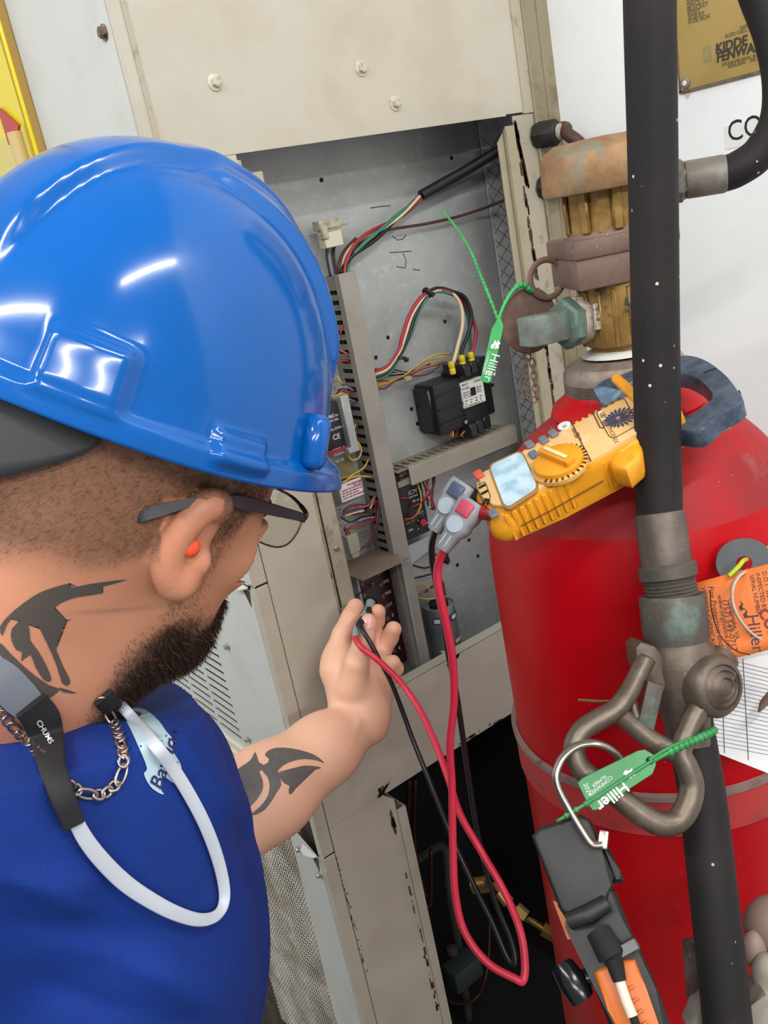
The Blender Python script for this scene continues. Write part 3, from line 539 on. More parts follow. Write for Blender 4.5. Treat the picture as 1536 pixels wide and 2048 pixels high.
pr = []; nz = 7
for i in range(nz):
    z0_ = zc + (zt_ - .017 - zc) * i / nz; dz = (zt_ - .017 - zc) / nz; pr += [(.0500 * SCL, z0_), (.0485 * SCL, z0_ + dz * .3), (.0500 * SCL, z0_ + dz * .75)]
pr += [(.050 * SCL, zt_ - .017), (.0495 * SCL, zt_ - .010), (.046 * SCL, zt_ - .004), (.038 * SCL, zt_ - .0005), (.026, zt_)]
B().lathe(pr, (CX, CY, 0), ez, 48).build('threaded_collar', M('worn_steel', '#7a6a5e', .5, .35, var=(40, '#94887d', .4, .6), var2=(90, '#7a4f36', .6, .75), bump=(60, .25)), CY_, 'rusty threaded collar', 35)
# strap round the cylinder
zband = axz(1300, 1452)
band = [(RC + .0006, -.019), (RC + .0032, -.019), (RC + .0032, .017), (RC + .0044, .0175), (RC + .0044, .0215), (RC + .0006, .0215)]
ST = thing('cylinder_strap', 'painted steel strap clamped round the middle of the red cylinder', 'strap', (CX, CY, zband))
b = B(); seg = 72; rings = []
for j in range(seg):
    a = 2 * math.pi * j / seg; rings.append([b.b.verts.new((CX + math.cos(a) * r, CY + math.sin(a) * r, zband + h)) for r, h in band])
for j in range(seg):
    A, Cc = rings[j], rings[(j + 1) % seg]
    for k in range(6): b.b.faces.new((A[k], A[(k + 1) % 6], Cc[(k + 1) % 6], Cc[k]))
b.build('band', M('strap_red', '#b03433', .5, 0, var=(25, '#7e3a36', .55, .75), bump=(60, .2)), ST)
b = B(); rings = []
edge = [(RC + .0005, .0185), (RC + .0052, .0180), (RC + .0056, .0235), (RC + .0005, .0240)]
for j in range(seg):
    a = 2 * math.pi * j / seg; rings.append([b.b.verts.new((CX + math.cos(a) * r, CY + math.sin(a) * r, zband + h)) for r, h in edge])
for j in range(seg):
    A, Cc = rings[j], rings[(j + 1) % seg]
    for k in range(4): b.b.faces.new((A[k], A[(k + 1) % 4], Cc[(k + 1) % 4], Cc[k]))
b.build('edge_lip', M('strap_edge', '#8c7a74', .6, .1, var=(40, '#6e4a44', .5, .7)), ST)
def on_cyl(px, py, r=RC):                       # where the ray meets the cylinder wall
    d = ray(px, py); ox, oy = -CX, -CY; a_ = d.x ** 2 + d.y ** 2; b_ = 2 * (ox * d.x + oy * d.y); c_ = ox * ox + oy * oy - r * r
    t = (-b_ - math.sqrt(max(0, b_ * b_ - 4 * a_ * c_))) / (2 * a_); return EYE + d * t
g = [[on_cyl(1062 + (1090 - 1062) * u + 4 * v, 1518 + 20 * u + v * (22 - 10 * abs(u - .5)), RC + .0005) for u in np.linspace(0, 1, 6)] for v in np.linspace(0, 1, 4)]
B().sheet(g).build('torn_label', M('torn_paper', '#d6d2cf', .7), CY_)
g = [[on_cyl(1446 + 42 * u - 8 * v, 812 + 6 * u + v * 38, RC * .985 if False else RC + .0008) for u in np.linspace(0, 1, 6)] for v in np.linspace(0, 1, 4)]
# valve
BRASS = M('old_brass', '#8a6a34', .42, .5, var=(30, '#a3834a', .45, .6), var2=(55, '#6a4a28', .58, .72), bump=(70, .2))
BRONZE = M('patina_bronze', '#8a6746', .55, .3, var=(45, '#a07d58', .4, .6), var2=(38, '#7b8678', .54, .68, (1, 1, .55)), bump=(60, .3))
BROWN_ST = M('brown_bracket', '#6d564c', .6, .2, var=(40, '#7c6459', .4, .6), spots=(150, '#b2a296', .07), bump=(80, .25))
VERD = M('verdigris_fitting', '#71726a', .6, .3, var=(45, '#7f8f86', .45, .62), var2=(70, '#5e4436', .6, .75), bump=(90, .3))
z_of = lambda py: axz(1225, py)
VA = thing('cylinder_valve', 'tall brass cylinder valve with a patinated round cap on top of the red cylinder', 'valve', (CX, CY, zt_))
O2 = V((CX, CY, 0))
za, zbb, zcc, zd, ze = z_of(690), z_of(560), z_of(455), z_of(372), z_of(290)
B().lathe([(.024, zt_ - .002), (.024, za), (.030, za + .004), (.0295, zbb), (.029, zbb + .002)], O2, ez, 24).build('lower_body', BRASS, VA)
b = B()
for a in range(0, 360, 24):
    d = V((math.cos(math.radians(a)), math.sin(math.radians(a)), 0)); b.box(O2 + d * .0295 + V((0, 0, (za + zbb) / 2)), (d, ez.cross(d), ez), (.0016, .002, (zbb - za) / 2 - .003), .0008)
b.build('body_rib', BRASS, VA)['kind'] = 'stuff'
BXD = V((.86, -.51, 0)); BYD = ez.cross(BXD)
B().box(O2 + V((0, 0, (zbb + zcc) / 2 - .0085)), (BXD, BYD, ez), (.0405, .035, (zcc - zbb) / 2 - .0085), .002, 2).build('clamp_block', BROWN_ST, VA)
B().box(O2 + V((0, 0, zcc - .0105)), (BXD, BYD, ez), (.042, .037, .0075), .002, 2).lathe([(.034, zcc - .003), (.030, zcc + .004)], O2, ez, 24).build('clamp_plate', BROWN_ST, VA)
B().lathe([(.033, zcc), (.033, zd + .004)], O2, ez, 8, hint=(.3, 1, 0)).build('upper_body', BRASS, VA, None, 20)
b = B()
for a in range(0, 360, 45):
    d = V((math.cos(math.radians(a + 8)), math.sin(math.radians(a + 8)), 0)); b.box(O2 + d * .0325 + V((0, 0, (zcc + zd) / 2)), (d, ez.cross(d), ez), (.0018, .004, (zd - zcc) / 2), .0012)
b.build('cast_rib', BRASS, VA)['kind'] = 'stuff'
B().lathe([(.040, zd - .001), (.0475, zd), (.0485, zd + .003), (.0475, ze - .004), (.044, ze + .002), (.036, ze + .007), (.0, ze + .009)], O2, ez, 44).build('cap', BRONZE, VA, 'patinated bronze cap', 35)
B().lathe([(.0255, zt_ + .0005), (.033, zt_ + .0022), (.030, zt_ + .005), (.024, zt_ + .007)], O2, ez, 22).build('seal_tape', M('teflon_tape', '#c9c5bf', .7, 0, bump=(90, .6)), VA)
nd = V((-RIGHT.x * .0 - FWD.x, -FWD.y, 0)).normalized(); sd = ez.cross(nd) * -1
qv = on_cyl(1253, 612, .0325); lettering([('5', .017, qv - RIGHT * .0035 - V((0, 0, .004)) - nd * -.001, RIGHT, -DOWN, dict(depth=.0002))], M('black_marker', '#2a2c2e', .7), VA)
# side outlet with square lug
VA.scale = (SCL, SCL, 1)
p0, p1 = at(1226, 626, .792), at(1050, 666, .752); dx_ = (p1 - p0).normalized(); L_ = (p1 - p0).length
SO = thing('check_valve_outlet', 'corroded grey side outlet with a green square lug on the brass valve', 'fitting', p0)
B().lathe([(.027, 0), (.029, .004), (.029, .008), (.024, .011)], p0 + dx_ * -.006, dx_, 28).build('brass_flange', BRASS, SO)
B().lathe([(.019, .0), (.0222, .004), (.0238, .012), (.0238, .023), (.0222, .028), (.0195, .031)], p0 + dx_ * .005, dx_, 10).build('cap_body', M('dull_zinc', '#77706a', .55, .35, var=(40, '#8b8580', .45, .6), var2=(35, '#5b4a40', .58, .72), bump=(80, .3)), SO)
pr = []
for i in range(5): pr += [(.0195, .0345 + i * .0022), (.0204, .0352 + i * .0022), (.0195, .0362 + i * .0022)]
B().lathe(pr, p0 + dx_ * .001, dx_, 28).build('printed_rings', M('cream_tape', '#b4a796', .6, 0, var=(120, '#7e6a58', .5, .65)), SO)
B().lathe([(.0205, 0), (.0222, .002), (.0222, .010), (.0195, .012)], p0 + dx_ * .045, dx_, 6).build('hex_nut', M('green_patina', '#62796f', .6, .2, var=(60, '#7f9a90', .5, .65), var2=(60, '#51423a', .6, .72), bump=(100, .3)), SO)
f1, f2, _ = frame(dx_, ez); B().box(p0 + dx_ * (.0555 + (L_ - .0555) / 2), (dx_, f1, f2), ((L_ - .0555) / 2, .0122, .0108), .002, 2).build('square_lug', VERD, SO)
ql = at(1199, 632, .757); fu = (ray(1199, 632) * -1).normalized(); B().box(ql, (dx_, f1, dx_.cross(f1)), (.006, .011, .0015), .0006).build('paper_label', M('stained_label', '#b5a898', .7, 0, var=(150, '#4d4138', .5, .62)), SO)
# pull disc with ring, on the far side of the lug
RUSTB = M('brown_rust', '#6b544a', .75, .1, var=(50, '#7a6054', .45, .6), bump=(120, .3))
pc = at(1058, 641, .785); nD = (ray(1058, 641) * -1 + RIGHT * .55).normalized(); fa, fb, _ = frame(nD, -DOWN)
PD = thing('pull_disc', 'round rust brown disc with a finger ring, hanging at the lug of the valve', 'pull ring', pc)
B().lathe([(.0275, -.002), (.0285, 0), (.0275, .002)], pc, nD, 40).build('disc', RUSTB, PD)
B().tube([pc + fa * (.016 * math.cos(t) + .0355) * 1 + fb * (.0165 * math.sin(t)) * -1 + RIGHT * .012 for t in np.linspace(0, 2 * math.pi, 28)[:-1]], .0028, 10, closed=True, flat=(1, .8)).build('finger_ring', RUSTB, PD)
B().box(pc + nD * .003 + fa * .003 - fb * .004, (fa, fb, nD), (.0055, .001, .001), .0004).build('pin', RUSTB, PD)
b = B(); pp = at(1046, 706, .80)
def chain(b, pts, r, wr, step):
    P = spline(pts, 30); d = 0; last = P[0]; flip = 0
    acc = [0.0]
    for q, q2 in zip(P, P[1:]): acc.append(acc[-1] + (q2 - q).length)
    s_ = 0; k = 0
    while s_ < acc[-1]:
        while k < len(acc) - 2 and acc[k + 1] < s_: k += 1
        t = (s_ - acc[k]) / max(1e-9, acc[k + 1] - acc[k]); c = P[k].lerp(P[k + 1], t); tg = (P[k + 1] - P[k]).normalized(); yield c, tg, flip; flip ^= 1; s_ += step
CHN = thing('rusty_chain', 'thin rusty link chain dangling below the brown pull disc', 'chain', at(1060, 800, .796))
lk = None
for c, tg, fl in chain(None, [at(1058, 700, .79), at(1050, 735, .795), at(1046, 765, .796), at(1054, 798, .796), at(1072, 796, .796), at(1070, 770, .795), at(1064, 720, .793)], 0, 0, .0056):
    u1, u2, _ = frame(tg, FWD if fl else RIGHT)
    B().tube([c + tg * (.0042 * math.cos(t)) + u2 * (.0026 * math.sin(t)) for t in np.linspace(0, 2 * math.pi, 13)[:-1]], .0008, 6, closed=True).build('chain_link', RUSTB, CHN)
# ------------------------------------------------------------------ hoses
RUB = M('hose_rubber', '#1d191a', .65, 0, var=(5, '#2b2320', .45, .65), spots=(85, '#c9c5be', .085), bump=(60, .08), spec=.3)
FH = thing('discharge_hose', 'thick black rubber hose looping from the cylinder valve down to the bronze lever valve', 'hose', at(1320, 1035, .69))
hp = [at(1440, 350, .777), at(1475, 338, .772), at(1520, 305, .765), at(1556, 240, .755), at(1562, 160, .75), at(1545, 70, .745), at(1512, -20, .74), at(1478, -130, .725), at(1440, -260, .69), at(1385, -330, .64), at(1325, -260, .59), at(1300, -120, .572), at(1299, 0, .58), at(1305, 300, .61), at(1310, 600, .64), at(1315, 850, .662), at(1319, 1040, .672)]
hs_ = spline(hp, 10); B().tube(hs_, list(np.interp(np.linspace(0, 1, len(hs_)), [0, .4, .62, 1], [.0150, .0150, .0168, .0168])), 28).build('rubber_sleeve', RUB, FH, None, 180)
GUN = M('gunmetal_bronze', '#59504a', .5, .45, var=(35, '#6a5f57', .42, .6), var2=(40, '#51413a', .55, .7), spots=(130, '#a8a39a', .05), bump=(70, .4))
GUNG = M('green_gunmetal', '#565049', .55, .4, var=(38, '#64786f', .5, .66), var2=(60, '#4a3c34', .58, .7), bump=(80, .5))
fp = [at(1319, 1030, .671), at(1334, 1136, .671), at(1345, 1200, .671), at(1353, 1288, .671)]
fd = (fp[1] - fp[0]).normalized()
B().lathe([(.0172, -.002), (.0185, 0), (.0185, (fp[1] - fp[0]).length), (.0165, (fp[1] - fp[0]).length + .001)], fp[0], fd, 32).build('ferrule', GUN, FH, 'pitted metal ferrule')
e2 = (fp[2] - fp[1]).length; d2 = (fp[2] - fp[1]).normalized()
pr = [(.0195, -.004), (.0215, -.002), (.0215, e2 * .28), (.0185, e2 * .34)]
for i in range(5): pr += [(.0185, e2 * (.36 + i * .11)), (.0195, e2 * (.40 + i * .11)), (.0185, e2 * (.45 + i * .11))]
B().lathe(pr, fp[1], d2, 28).build('threaded_union', GUNG, FH, 'green tarnished threads')
e3 = (fp[3] - fp[2]).length; d3 = (fp[3] - fp[2]).normalized()
B().lathe([(.0235, -.004), (.0245, -.002), (.0240, e3 * .8), (.0225, e3), (.0205, e3 + .001)], fp[2], d3, 32).build('coupling', GUNG, FH)
BH = FH
q0, q1 = at(1318, 369, .79), at(1452, 347, .775); dq = (q1 - q0).normalized(); lq = (q1 - q0).length
B().lathe([(.0152, lq * .40), (.0159, lq * .42), (.0159, lq * .96), (.0150, lq)], q0, dq, 28).build('end_sleeve', M('grey_fitting', '#77716a', .55, .35, var=(40, '#8a857d', .45, .6), var2=(45, '#6a4536', .62, .72), bump=(80, .3)), BH)
B().lathe([(.0172, lq * .1), (.0181, lq * .12), (.0181, lq * .34), (.0165, lq * .36), (.0152, lq * .41)], q0, dq, 6).build('hex_fitting', M('grey_fitting2', '#6f6961', .55, .35, var=(40, '#8a857d', .45, .6)), BH)
# ------------------------------------------------------------------ lever valve and lower pipe
LV = thing('lever_valve', 'heavy bronze valve with a looped lever handle in front of the red cylinder', 'valve', at(1355, 1300, .67))
b0, b1 = at(1354, 1284, .672), at(1372, 1430, .668); db = (b1 - b0).normalized(); lb = (b1 - b0).length
BRZ = M('valve_bronze', '#5c5046', .48, .5, var=(30, '#6b5f54', .42, .6), var2=(45, '#54453b', .55, .7), spots=(120, '#a39f97', .06), bump=(70, .45))
B().lathe([(.0225, -.002), (.0235, .001), (.0260, .004), (.0268, lb * .35), (.0250, lb * .55), (.0200, lb * .85), (.0170, lb * 1.08), (.0165, lb * 1.4)], b0, db, 28).build('valve_body', BRZ, LV)
Ru, Rd = RIGHT, DOWN
B().prism([at(x, y, .652) for x, y in [(1271, 1296), (1282, 1284), (1310, 1292), (1325, 1310), (1335, 1365), (1328, 1385), (1300, 1370), (1276, 1335)]], FWD * .030, .002, 2).build('left_boss', BRZ, LV)
pb = at(1428, 1372, .648)
B().lathe([(.0190, .012), (.0225, .008), (.0225, -.004), (.0195, -.008), (.0165, -.009), (.0160, -.0075), (.0125, -.0105), (.0115, -.009), (.0075, -.012), (.0065, -.0105), (.003, -.0125), (0, -.0125)], pb, (FWD - RIGHT * .45 + DOWN * .05).normalized(), 32).build('pivot_boss', BRZ, LV)
B().tube(spline([at(1395, 1340, .665), at(1412, 1352, .66), at(1428, 1368, .66)], 6), [.020] * 6 + [.021] * 7, 16).tube([at(1440, 1315, .68), at(1425, 1345, .672)], .014, 14).build('side_lug', BRZ, LV)
# lever: one loop of cast metal with a web and a link
def strap(pts, r, name, mat, fl=(1.25, .8), par=LV):
    P = spline([at(*p) for p in pts], 6); k = len(P); rr = list(np.interp(np.linspace(0, 1, k), np.linspace(0, 1, len(r)), r)) if hasattr(r, '__len__') else [r] * k
    return B().tube(P, rr, 14, flat=fl, hint=FWD).build(name, mat, par, None, 180)
LEV = M('lever_bronze', '#655a4f', .42, .6, var=(28, '#766a5d', .42, .6), var2=(60, '#54473c', .58, .72), bump=(60, .35))
strap([(1292, 1318, .655), (1276, 1350, .65), (1258, 1385, .645), (1232, 1418, .642), (1195, 1440, .64), (1163, 1462, .638), (1148, 1496, .636), (1160, 1535, .634), (1190, 1560, .632), (1235, 1592, .63), (1285, 1630, .628), (1325, 1648, .628), (1356, 1640, .63), (1376, 1610, .632), (1384, 1570, .635), (1374, 1535, .636), (1362, 1505, .638), (1372, 1470, .64), (1390, 1430, .643), (1412, 1392, .646), (1426, 1374, .648)],
      [.0080, .0078, .0082, .0085, .0082, .0085, .0088, .0092, .0095, .0095, .0098, .0090, .0085, .0080, .0085, .0095], 'lever_loop', LEV, (.95, .9))
strap([(1228, 1422, .643), (1262, 1448, .643), (1300, 1478, .642), (1338, 1500, .64), (1366, 1508, .638)], [.008, .0075, .008, .0085, .008], 'lever_web', LEV, (.8, .9))
strap([(1272, 1352, .652), (1262, 1395, .65), (1272, 1440, .647)], .0055, 'lever_web', LEV)
B().prism([at(x, y, .640) for x, y in [(1296, 1362), (1329, 1372), (1306, 1475), (1273, 1465)]], FWD * .006, .0012, 2).build('link_bar', GUNG, LV)
B().tube([at(1156, 1400, .66), at(1200, 1403, .657), at(1262, 1400, .652)], .0011, 6).build('pull_wire', M('brass_wire', '#6d5a30', .5, .6), LV)
LP_ = thing('pipe', 'black rubber sleeved pipe running down from the bronze lever valve', 'pipe', at(1460, 2048, .62))
B().tube(spline([at(1378, 1440, .672), at(1392, 1520, .668), at(1405, 1600, .664), at(1428, 1800, .652), at(1446, 1960, .645), at(1462, 2120, .638)], 8), .0172, 24).build('sleeve', RUB, LP_, None, 180)
# pipe bracket parts, lower right corner
PB = thing('pipe_clamp', 'pale grey cast pipe clamp at the lower right, gripping the black pipe', 'clamp', at(1490, 2040, .66))
CAST = M('pale_casting', '#8a8377', .65, .25, var=(40, '#9b968a', .45, .6), bump=(60, .4))
B().prism([at(x, y, .655) for x, y in [(1396, 2020), (1416, 2000), (1436, 2060), (1400, 2110), (1380, 2060)]], FWD * .02, .002, 2).build('left_jaw', CAST, PB)
B().prism([at(x, y, .645) for x, y in [(1470, 2054), (1510, 2015), (1528, 1980), (1560, 1990), (1570, 2110), (1480, 2120)]], FWD * .025, .003, 2).build('right_jaw', CAST, PB)
B().ball(at(1530, 1948, .66), (RIGHT, DOWN, FWD), (.010, .016, .010)).build('clamp_bolt', CAST, PB)
B().ball(at(1508, 1898, .67), (RIGHT, DOWN, FWD), (.009, .014, .008)).build('clamp_bolt', M('pink_casting', '#8d766c', .6, .1, bump=(60, .4)), PB)
B().bx(-.004, .004, -.004, .004, -.02, .02).build('spacer', CAST, PB) if False else None
B().prism([at(x, y, .672) for x, y in [(1374, 1893), (1404, 1888), (1412, 2000), (1384, 2010)]], FWD * .014, .002, 2).build('back_plate', M('grimy_casting', '#4a3733', .7, .1, var=(40, '#6e5d57', .5, .65)), PB)
KN = thing('round_knob', 'smooth brown round knob at the right edge below the white card', 'knob', at(1548, 1852, .68))
B().ball(at(1552, 1852, .68), (RIGHT, DOWN, FWD), (.024, .023, .02), 28, 16).build('knob_ball', M('brown_knob', '#7d685c', .6), KN)
# ------------------------------------------------------------------ small pipe unions on the wall channel
def union(nm, lab, c, r, pipe):
    u = thing(nm, lab, 'fitting', onY(c[0], c[1], YF - .01)); p = onY(c[0], c[1], YF - .005)
    B().lathe([(r, .006), (r, 0), (r, -.022), (r * .85, -.025), (r * .55, -.027)], p, (-.25, 1, 0.05), 8).build('hex_nut', M('black_oxide', '#27211e', .6, .3, bump=(90, .4)), u)
    B().lathe([(r * .62, -.026), (r * .62, -.031), (r * .35, -.033)], p, (-.25, 1, .05), 14).ball(p + V((.010, -.026, -.003)), (ex, ey, ez), (r * .35, r * .3, r * .55), 12, 8).build('sealant', M('dried_sealant', '#a9a393', .8, 0, bump=(120, .8)), u)
    if pipe: B().tube(spline([p + V((0, -.012, 0)), p + V((.012, -.03, .002)), onY(1135, 268, YF - .045), onY(1160, 288, YF - .06), onY(1190, 330, YF - .06)], 6), r * .5, 14).build('pipe', M('rusty_pipe', '#4c372d', .6, .3, var=(40, '#6b4a38', .5, .65)), u, None, 180)
union('pipe_union', 'dark hex pipe union with a short rusty pipe above the valve cap', (1082, 270), .0165, True)
union('pipe_union', 'dark hex pipe union with white sealant, level with the valve cap', (1092, 374), .0150, False)
# ------------------------------------------------------------------ cards, tags, seals
WC = thing('inspection_card', 'white ruled record card hanging at the right of the red cylinder', 'card', at(1480, 1400, .70))
cq = [(1384, 1128), (1560, 1192), (1560, 1556), (1424, 1502)]
n_c = (ray(1470, 1330) * -1 + RIGHT * .10).normalized(); pcard = at(1470, 1330, .72)
Q = [onP(x, y, pcard, n_c) for x, y in cq]
B().prism(Q, n_c * -.0006).build('sheet', M('card_white', '#dcdcdc', .6), WC)
b = B()
for i in range(22):
    y = 1318 + i * 8.1; xa = 1452 - 0.10 * (y - 1318) if y < 1430 else 1428
    a_, c_ = onP(xa if y < 1440 else 1426, y, pcard + n_c * .0003, n_c), onP(1560, y + 26, pcard + n_c * .0003, n_c); b.tube([a_, c_], .00022, 4)
for xa, ya, xb, yb in [(1486, 1318, 1497, 1520), (1446, 1424, 1449, 1506)]: b.tube([onP(xa, ya, pcard + n_c * .0003, n_c), onP(xb, yb, pcard + n_c * .0003, n_c)], .0003, 4)
b.build('ruled_line', M('rule_ink', '#55535d', .6), WC)['kind'] = 'stuff'
TW = thing('twig', 'short brown metal pointer in front of the white card at the right edge', 'pin', at(1536, 1400, .68))
B().tube([at(1517, 1424, .69), at(1526, 1408, .688), at(1560, 1370, .685)], [.0008, .0030, .0040], 8).build('pointer_rod', BROWN_ST, TW)
WA = thing('washer', 'dark grey round washer hanging above the orange tag', 'washer', at(1490, 1128, .70))
pw = at(1489, 1126, .688); nw = (ray(1489, 1126) * -1).normalized(); wa, wb, _ = frame(nw, -DOWN)
b = B(); rg = []
for j in range(44):
    t = 2 * math.pi * j / 44; u_ = wa * math.cos(t) * .92 + wb * math.sin(t); rg.append([b.b.verts.new(pw + u_ * r_ + nw * h_) for r_, h_ in ((.0058, .001), (.0205, .001), (.0208, 0), (.0205, -.001), (.0058, -.001))])
for j in range(44):
    A, Cc = rg[j], rg[(j + 1) % 44]
    for k in range(5): b.b.faces.new((A[k], A[(k + 1) % 5], Cc[(k + 1) % 5], Cc[k]))
b.build('ring', M('washer_grey', '#4c5054', .55, 0, var=(40, '#5b5f62', .5, .7)), WA)
B().tube(spline([at(1458, 1152, .677), at(1478, 1132, .677), at(1486, 1122, .680), at(1494, 1118, .690)], 6), .0017, 8).tube(spline([at(1512, 1106, .694), at(1545, 1092, .69), at(1570, 1080, .69)], 5), .0016, 8).build('lime_cord', M('lime_cord', '#a9bf2c', .5), WA)
OT = thing('inspection_tag', 'orange paper inspection tag with black print, tied at the lever valve', 'tag', at(1480, 1220, .68))
po = at(1470, 1230, .676); no = (ray(1470, 1230) * -1 + RIGHT * .05).normalized()
ou = (onP(1570, 1200, po, no) - onP(1470, 1230, po, no)).normalized(); ov = no.cross(ou)
def otag(x, y, lift=0.0003):
    q = onP(x, y, po, no); return q + no * lift
top = [(1384, 1168), (1420, 1158), (1460, 1147), (1500, 1137), (1540, 1127), (1580, 1117)]; bot = [(1410, 1326), (1432, 1324), (1462, 1318), (1500, 1309), (1540, 1299), (1580, 1289)]
gt = [[otag(t[0] + (bo[0] - t[0]) * v, t[1] + (bo[1] - t[1]) * v, 0) for t, bo in zip(top, bot)] for v in np.linspace(0, 1, 8)]
o_ = B().sheet(gt).build('paper', M('orange_paper', '#d8702c', .65, 0, var=(40, '#c9632a', .5, .7)), OT); sm = o_.modifiers.new('thickness', 'SOLIDIFY'); sm.thickness = .0004; sm.offset = -1
rd = (otag(1440, 1300) - otag(1416, 1170)).normalized(); ud = no.cross(rd); tagk = M('tag_ink', '#2a1a14', .6)
lettering([('VIRGINIA CHEMICAL', .0048, otag(1402, 1174), rd, ud), ('Fire Protection and Safety', .0058, otag(1416, 1172), rd, ud, dict(shear=.2)), ('www.virginiafire.com', .0050, otag(1434, 1190), rd, ud), ('(757) 549-0717', .0062, otag(1444, 1200), rd, ud), ('Chesapeake, VA', .0046, otag(1456, 1198), rd, ud),
           ('SERIAL NUMBER', .0042, otag(1499, 1150), rd, ud), ('INSPECTED BY', .0044, otag(1511, 1146), rd, ud), ('D.O.T. 3AA', .0044, otag(1524, 1143), rd, ud)], tagk, OT)
lettering([('Hiller', .0125, otag(1492, 1230), rd, ud)], M('tag_purple', '#3a1d3a', .6), OT, 'company_name')
lettering([('CO2 E', .0105, otag(1516, 1222), (rd + ud * .25).normalized(), (ud - rd * .25).normalized(), dict(bold=.0004))], M('tag_red', '#7c1218', .6), OT, 'handwriting')
fl = [otag(1481 + a * .9, 1222 - c, .0004) for a, c in [(0, 0), (-4, 8), (2, 14), (-2, 22), (6, 14), (4, 8), (9, 4)]]
B().prism(fl, no * .0002).prism([q + rd * .006 + ud * .002 for q in fl], no * .0002).build('flame_mark', tagk, OT)
B().tube(spline([otag(1420, 1182, .0005), otag(1424, 1225, .0005), otag(1440, 1270, .0005), otag(1470, 1300, .0005), otag(1500, 1310, .0005)], 6), .0004, 4).build('curved_line', tagk, OT)
ZT = thing('cable_tie', 'clear plastic cable tie looped through the orange tag', 'cable tie', at(1470, 1200, .665))
B().tube(spline([at(1494, 1140, .682), at(1478, 1152, .672), at(1466, 1172, .668), at(1464, 1200, .668), at(1474, 1230, .667), at(1494, 1258, .668), at(1520, 1278, .67), at(1560, 1294, .675)], 8), .0022, 8, flat=(1.2, .5), hint=FWD).build('strap', M('clear_nylon_tie', '#c3b6a9', .3, 0, alpha=.92), ZT, None, 180)
GRN = M('green_plastic', '#2f9a4e', .4, 0, var=(40, '#3fae5c', .45, .65), bump=(60, .1)); GRND = M('green_plastic_dark', '#2a7a40', .4, 0, var=(40, '#338a4c', .45, .65), bump=(60, .2))
def seal(lab, quad, dep, mat, straps, txt, loc):
    s = thing('security_seal', lab, 'security seal', loc); c = quad[0]; k = len(quad); cxp, cyp = sum(q[0] for q in quad) / k, sum(q[1] for q in quad) / k
    n_ = (ray(cxp, cyp) * -1).normalized(); pl = at(cxp, cyp, dep); P = lambda x, y, l=0: onP(x, y, pl, n_) + n_ * l
    B().prism([P(*q) for q in quad], n_ * -.0014, .0004).build('plate', mat, s)
    for pts, r, bead in straps:
        S = spline([at(*p) for p in pts], 8); b = B().tube(S, r, 8)
        if bead:
            acc = 0
            for a_, c_ in zip(S, S[1:]):
                acc += (c_ - a_).length
                if acc > .0042 and bead[0] <= S.index(a_) / len(S) <= bead[1]: b.ball(a_, (ex, ey, ez), r * 1.7, 8, 6); acc = 0
        b.build('strap', mat, s, None, 180)
    sp = []
    for t, size, (x, y), (x2, y2), kw in txt:
        d_ = (P(x2, y2) - P(x, y)).normalized(); sp.append((t, size, P(x, y, .0003), d_, n_.cross(d_), kw))
    lettering(sp, wt, s); return s, P, n_
s1, P1, n1 = seal('green plastic seal hanging in front of the open compartment at the brown disc', [(992, 643), (1002, 638), (1007, 652), (997, 700), (983, 762), (977, 767), (964, 764), (961, 757), (974, 700), (984, 656)], .76, GRN,
     [([(884, 420, .93), (912, 455, .90), (940, 500, .87), (965, 560, .80), (985, 610, .77), (996, 638, .762)], .0011, (.35, .97)), ([(996, 645, .76), (1004, 620, .76), (1018, 592, .76), (1032, 575, .762), (1046, 570, .768), (1058, 578, .772), (1063, 582, .778)], .0016, (.5, 1.0)), ([(992, 648, .759), (1010, 606, .76), (1030, 578, .762)], .0010, None)],
     [('Hiller', .0105, (984, 705), (971, 748), dict(depth=.0002)), ('COMPANIES', .0034, (976, 702), (966, 740), dict(depth=.0001)), ('2024', .0048, (968, 748), (978, 750), dict(depth=.0001))], at(985, 700, .80))
def flame(P, c, s, d, mat, par):
    x, y = c; b = B()
    for off in (0, 1):
        pts = [(0, 0), (-.5, 1.1), (.2, 2.0), (0, 3.0), (1.2, 2.1), (.9, 1.2), (1.3, .5)]
        b.prism([P(x + (u_ + off * 1.0) * s * d[0][0] + v_ * s * d[1][0], y + (u_ + off * 1.0) * s * d[0][1] + v_ * s * d[1][1], .0002) for u_, v_ in pts], n1 * .0002)
    b.build('flame_mark', mat, par)
flame(P1, (982, 698), 6.5, ((1, .1), (.35, -.95)), wt, s1)
s2, P2, n2 = seal('dark green plastic seal tied across the bronze lever handle', [(1155, 1566), (1164, 1556), (1276, 1501), (1290, 1499), (1308, 1510), (1312, 1530), (1305, 1548), (1196, 1619), (1186, 1621), (1176, 1610)], .615, GRND,
     [([(1300, 1524, .613), (1345, 1500, .62), (1385, 1482, .63), (1420, 1466, .64), (1430, 1458, .65)], .0019, (.2, .9)), ([(1298, 1520, .612), (1340, 1494, .618), (1384, 1476, .628)], .0011, None), ([(1306, 1520, .6125), (1255, 1553, .612), (1190, 1596, .612), (1113, 1643, .612)], .0012, (.72, .95))],
     [('Hiller', .0110, (1246, 1561), (1190, 1607), dict(depth=.0002, bold=.0002)), ('COMPANIES', .0036, (1222, 1550), (1194, 1573), dict(depth=.0001)), ('2024', .0044, (1166, 1568), (1184, 1608), dict(depth=.0001)), ('NUMBER', .0030, (1210, 1549), (1190, 1565), dict(depth=.0001))], at(1230, 1560, .615))
flame(P2, (1246, 1548), 7.5, ((.75, .65), (.8, -.55)), wt, s2)
B().lathe([(.0026, -.0002), (.0026, .0006), (0, .0006)], P2(1300, 1521, .0002), n2, 14).build('eyelet', DARK, s2)
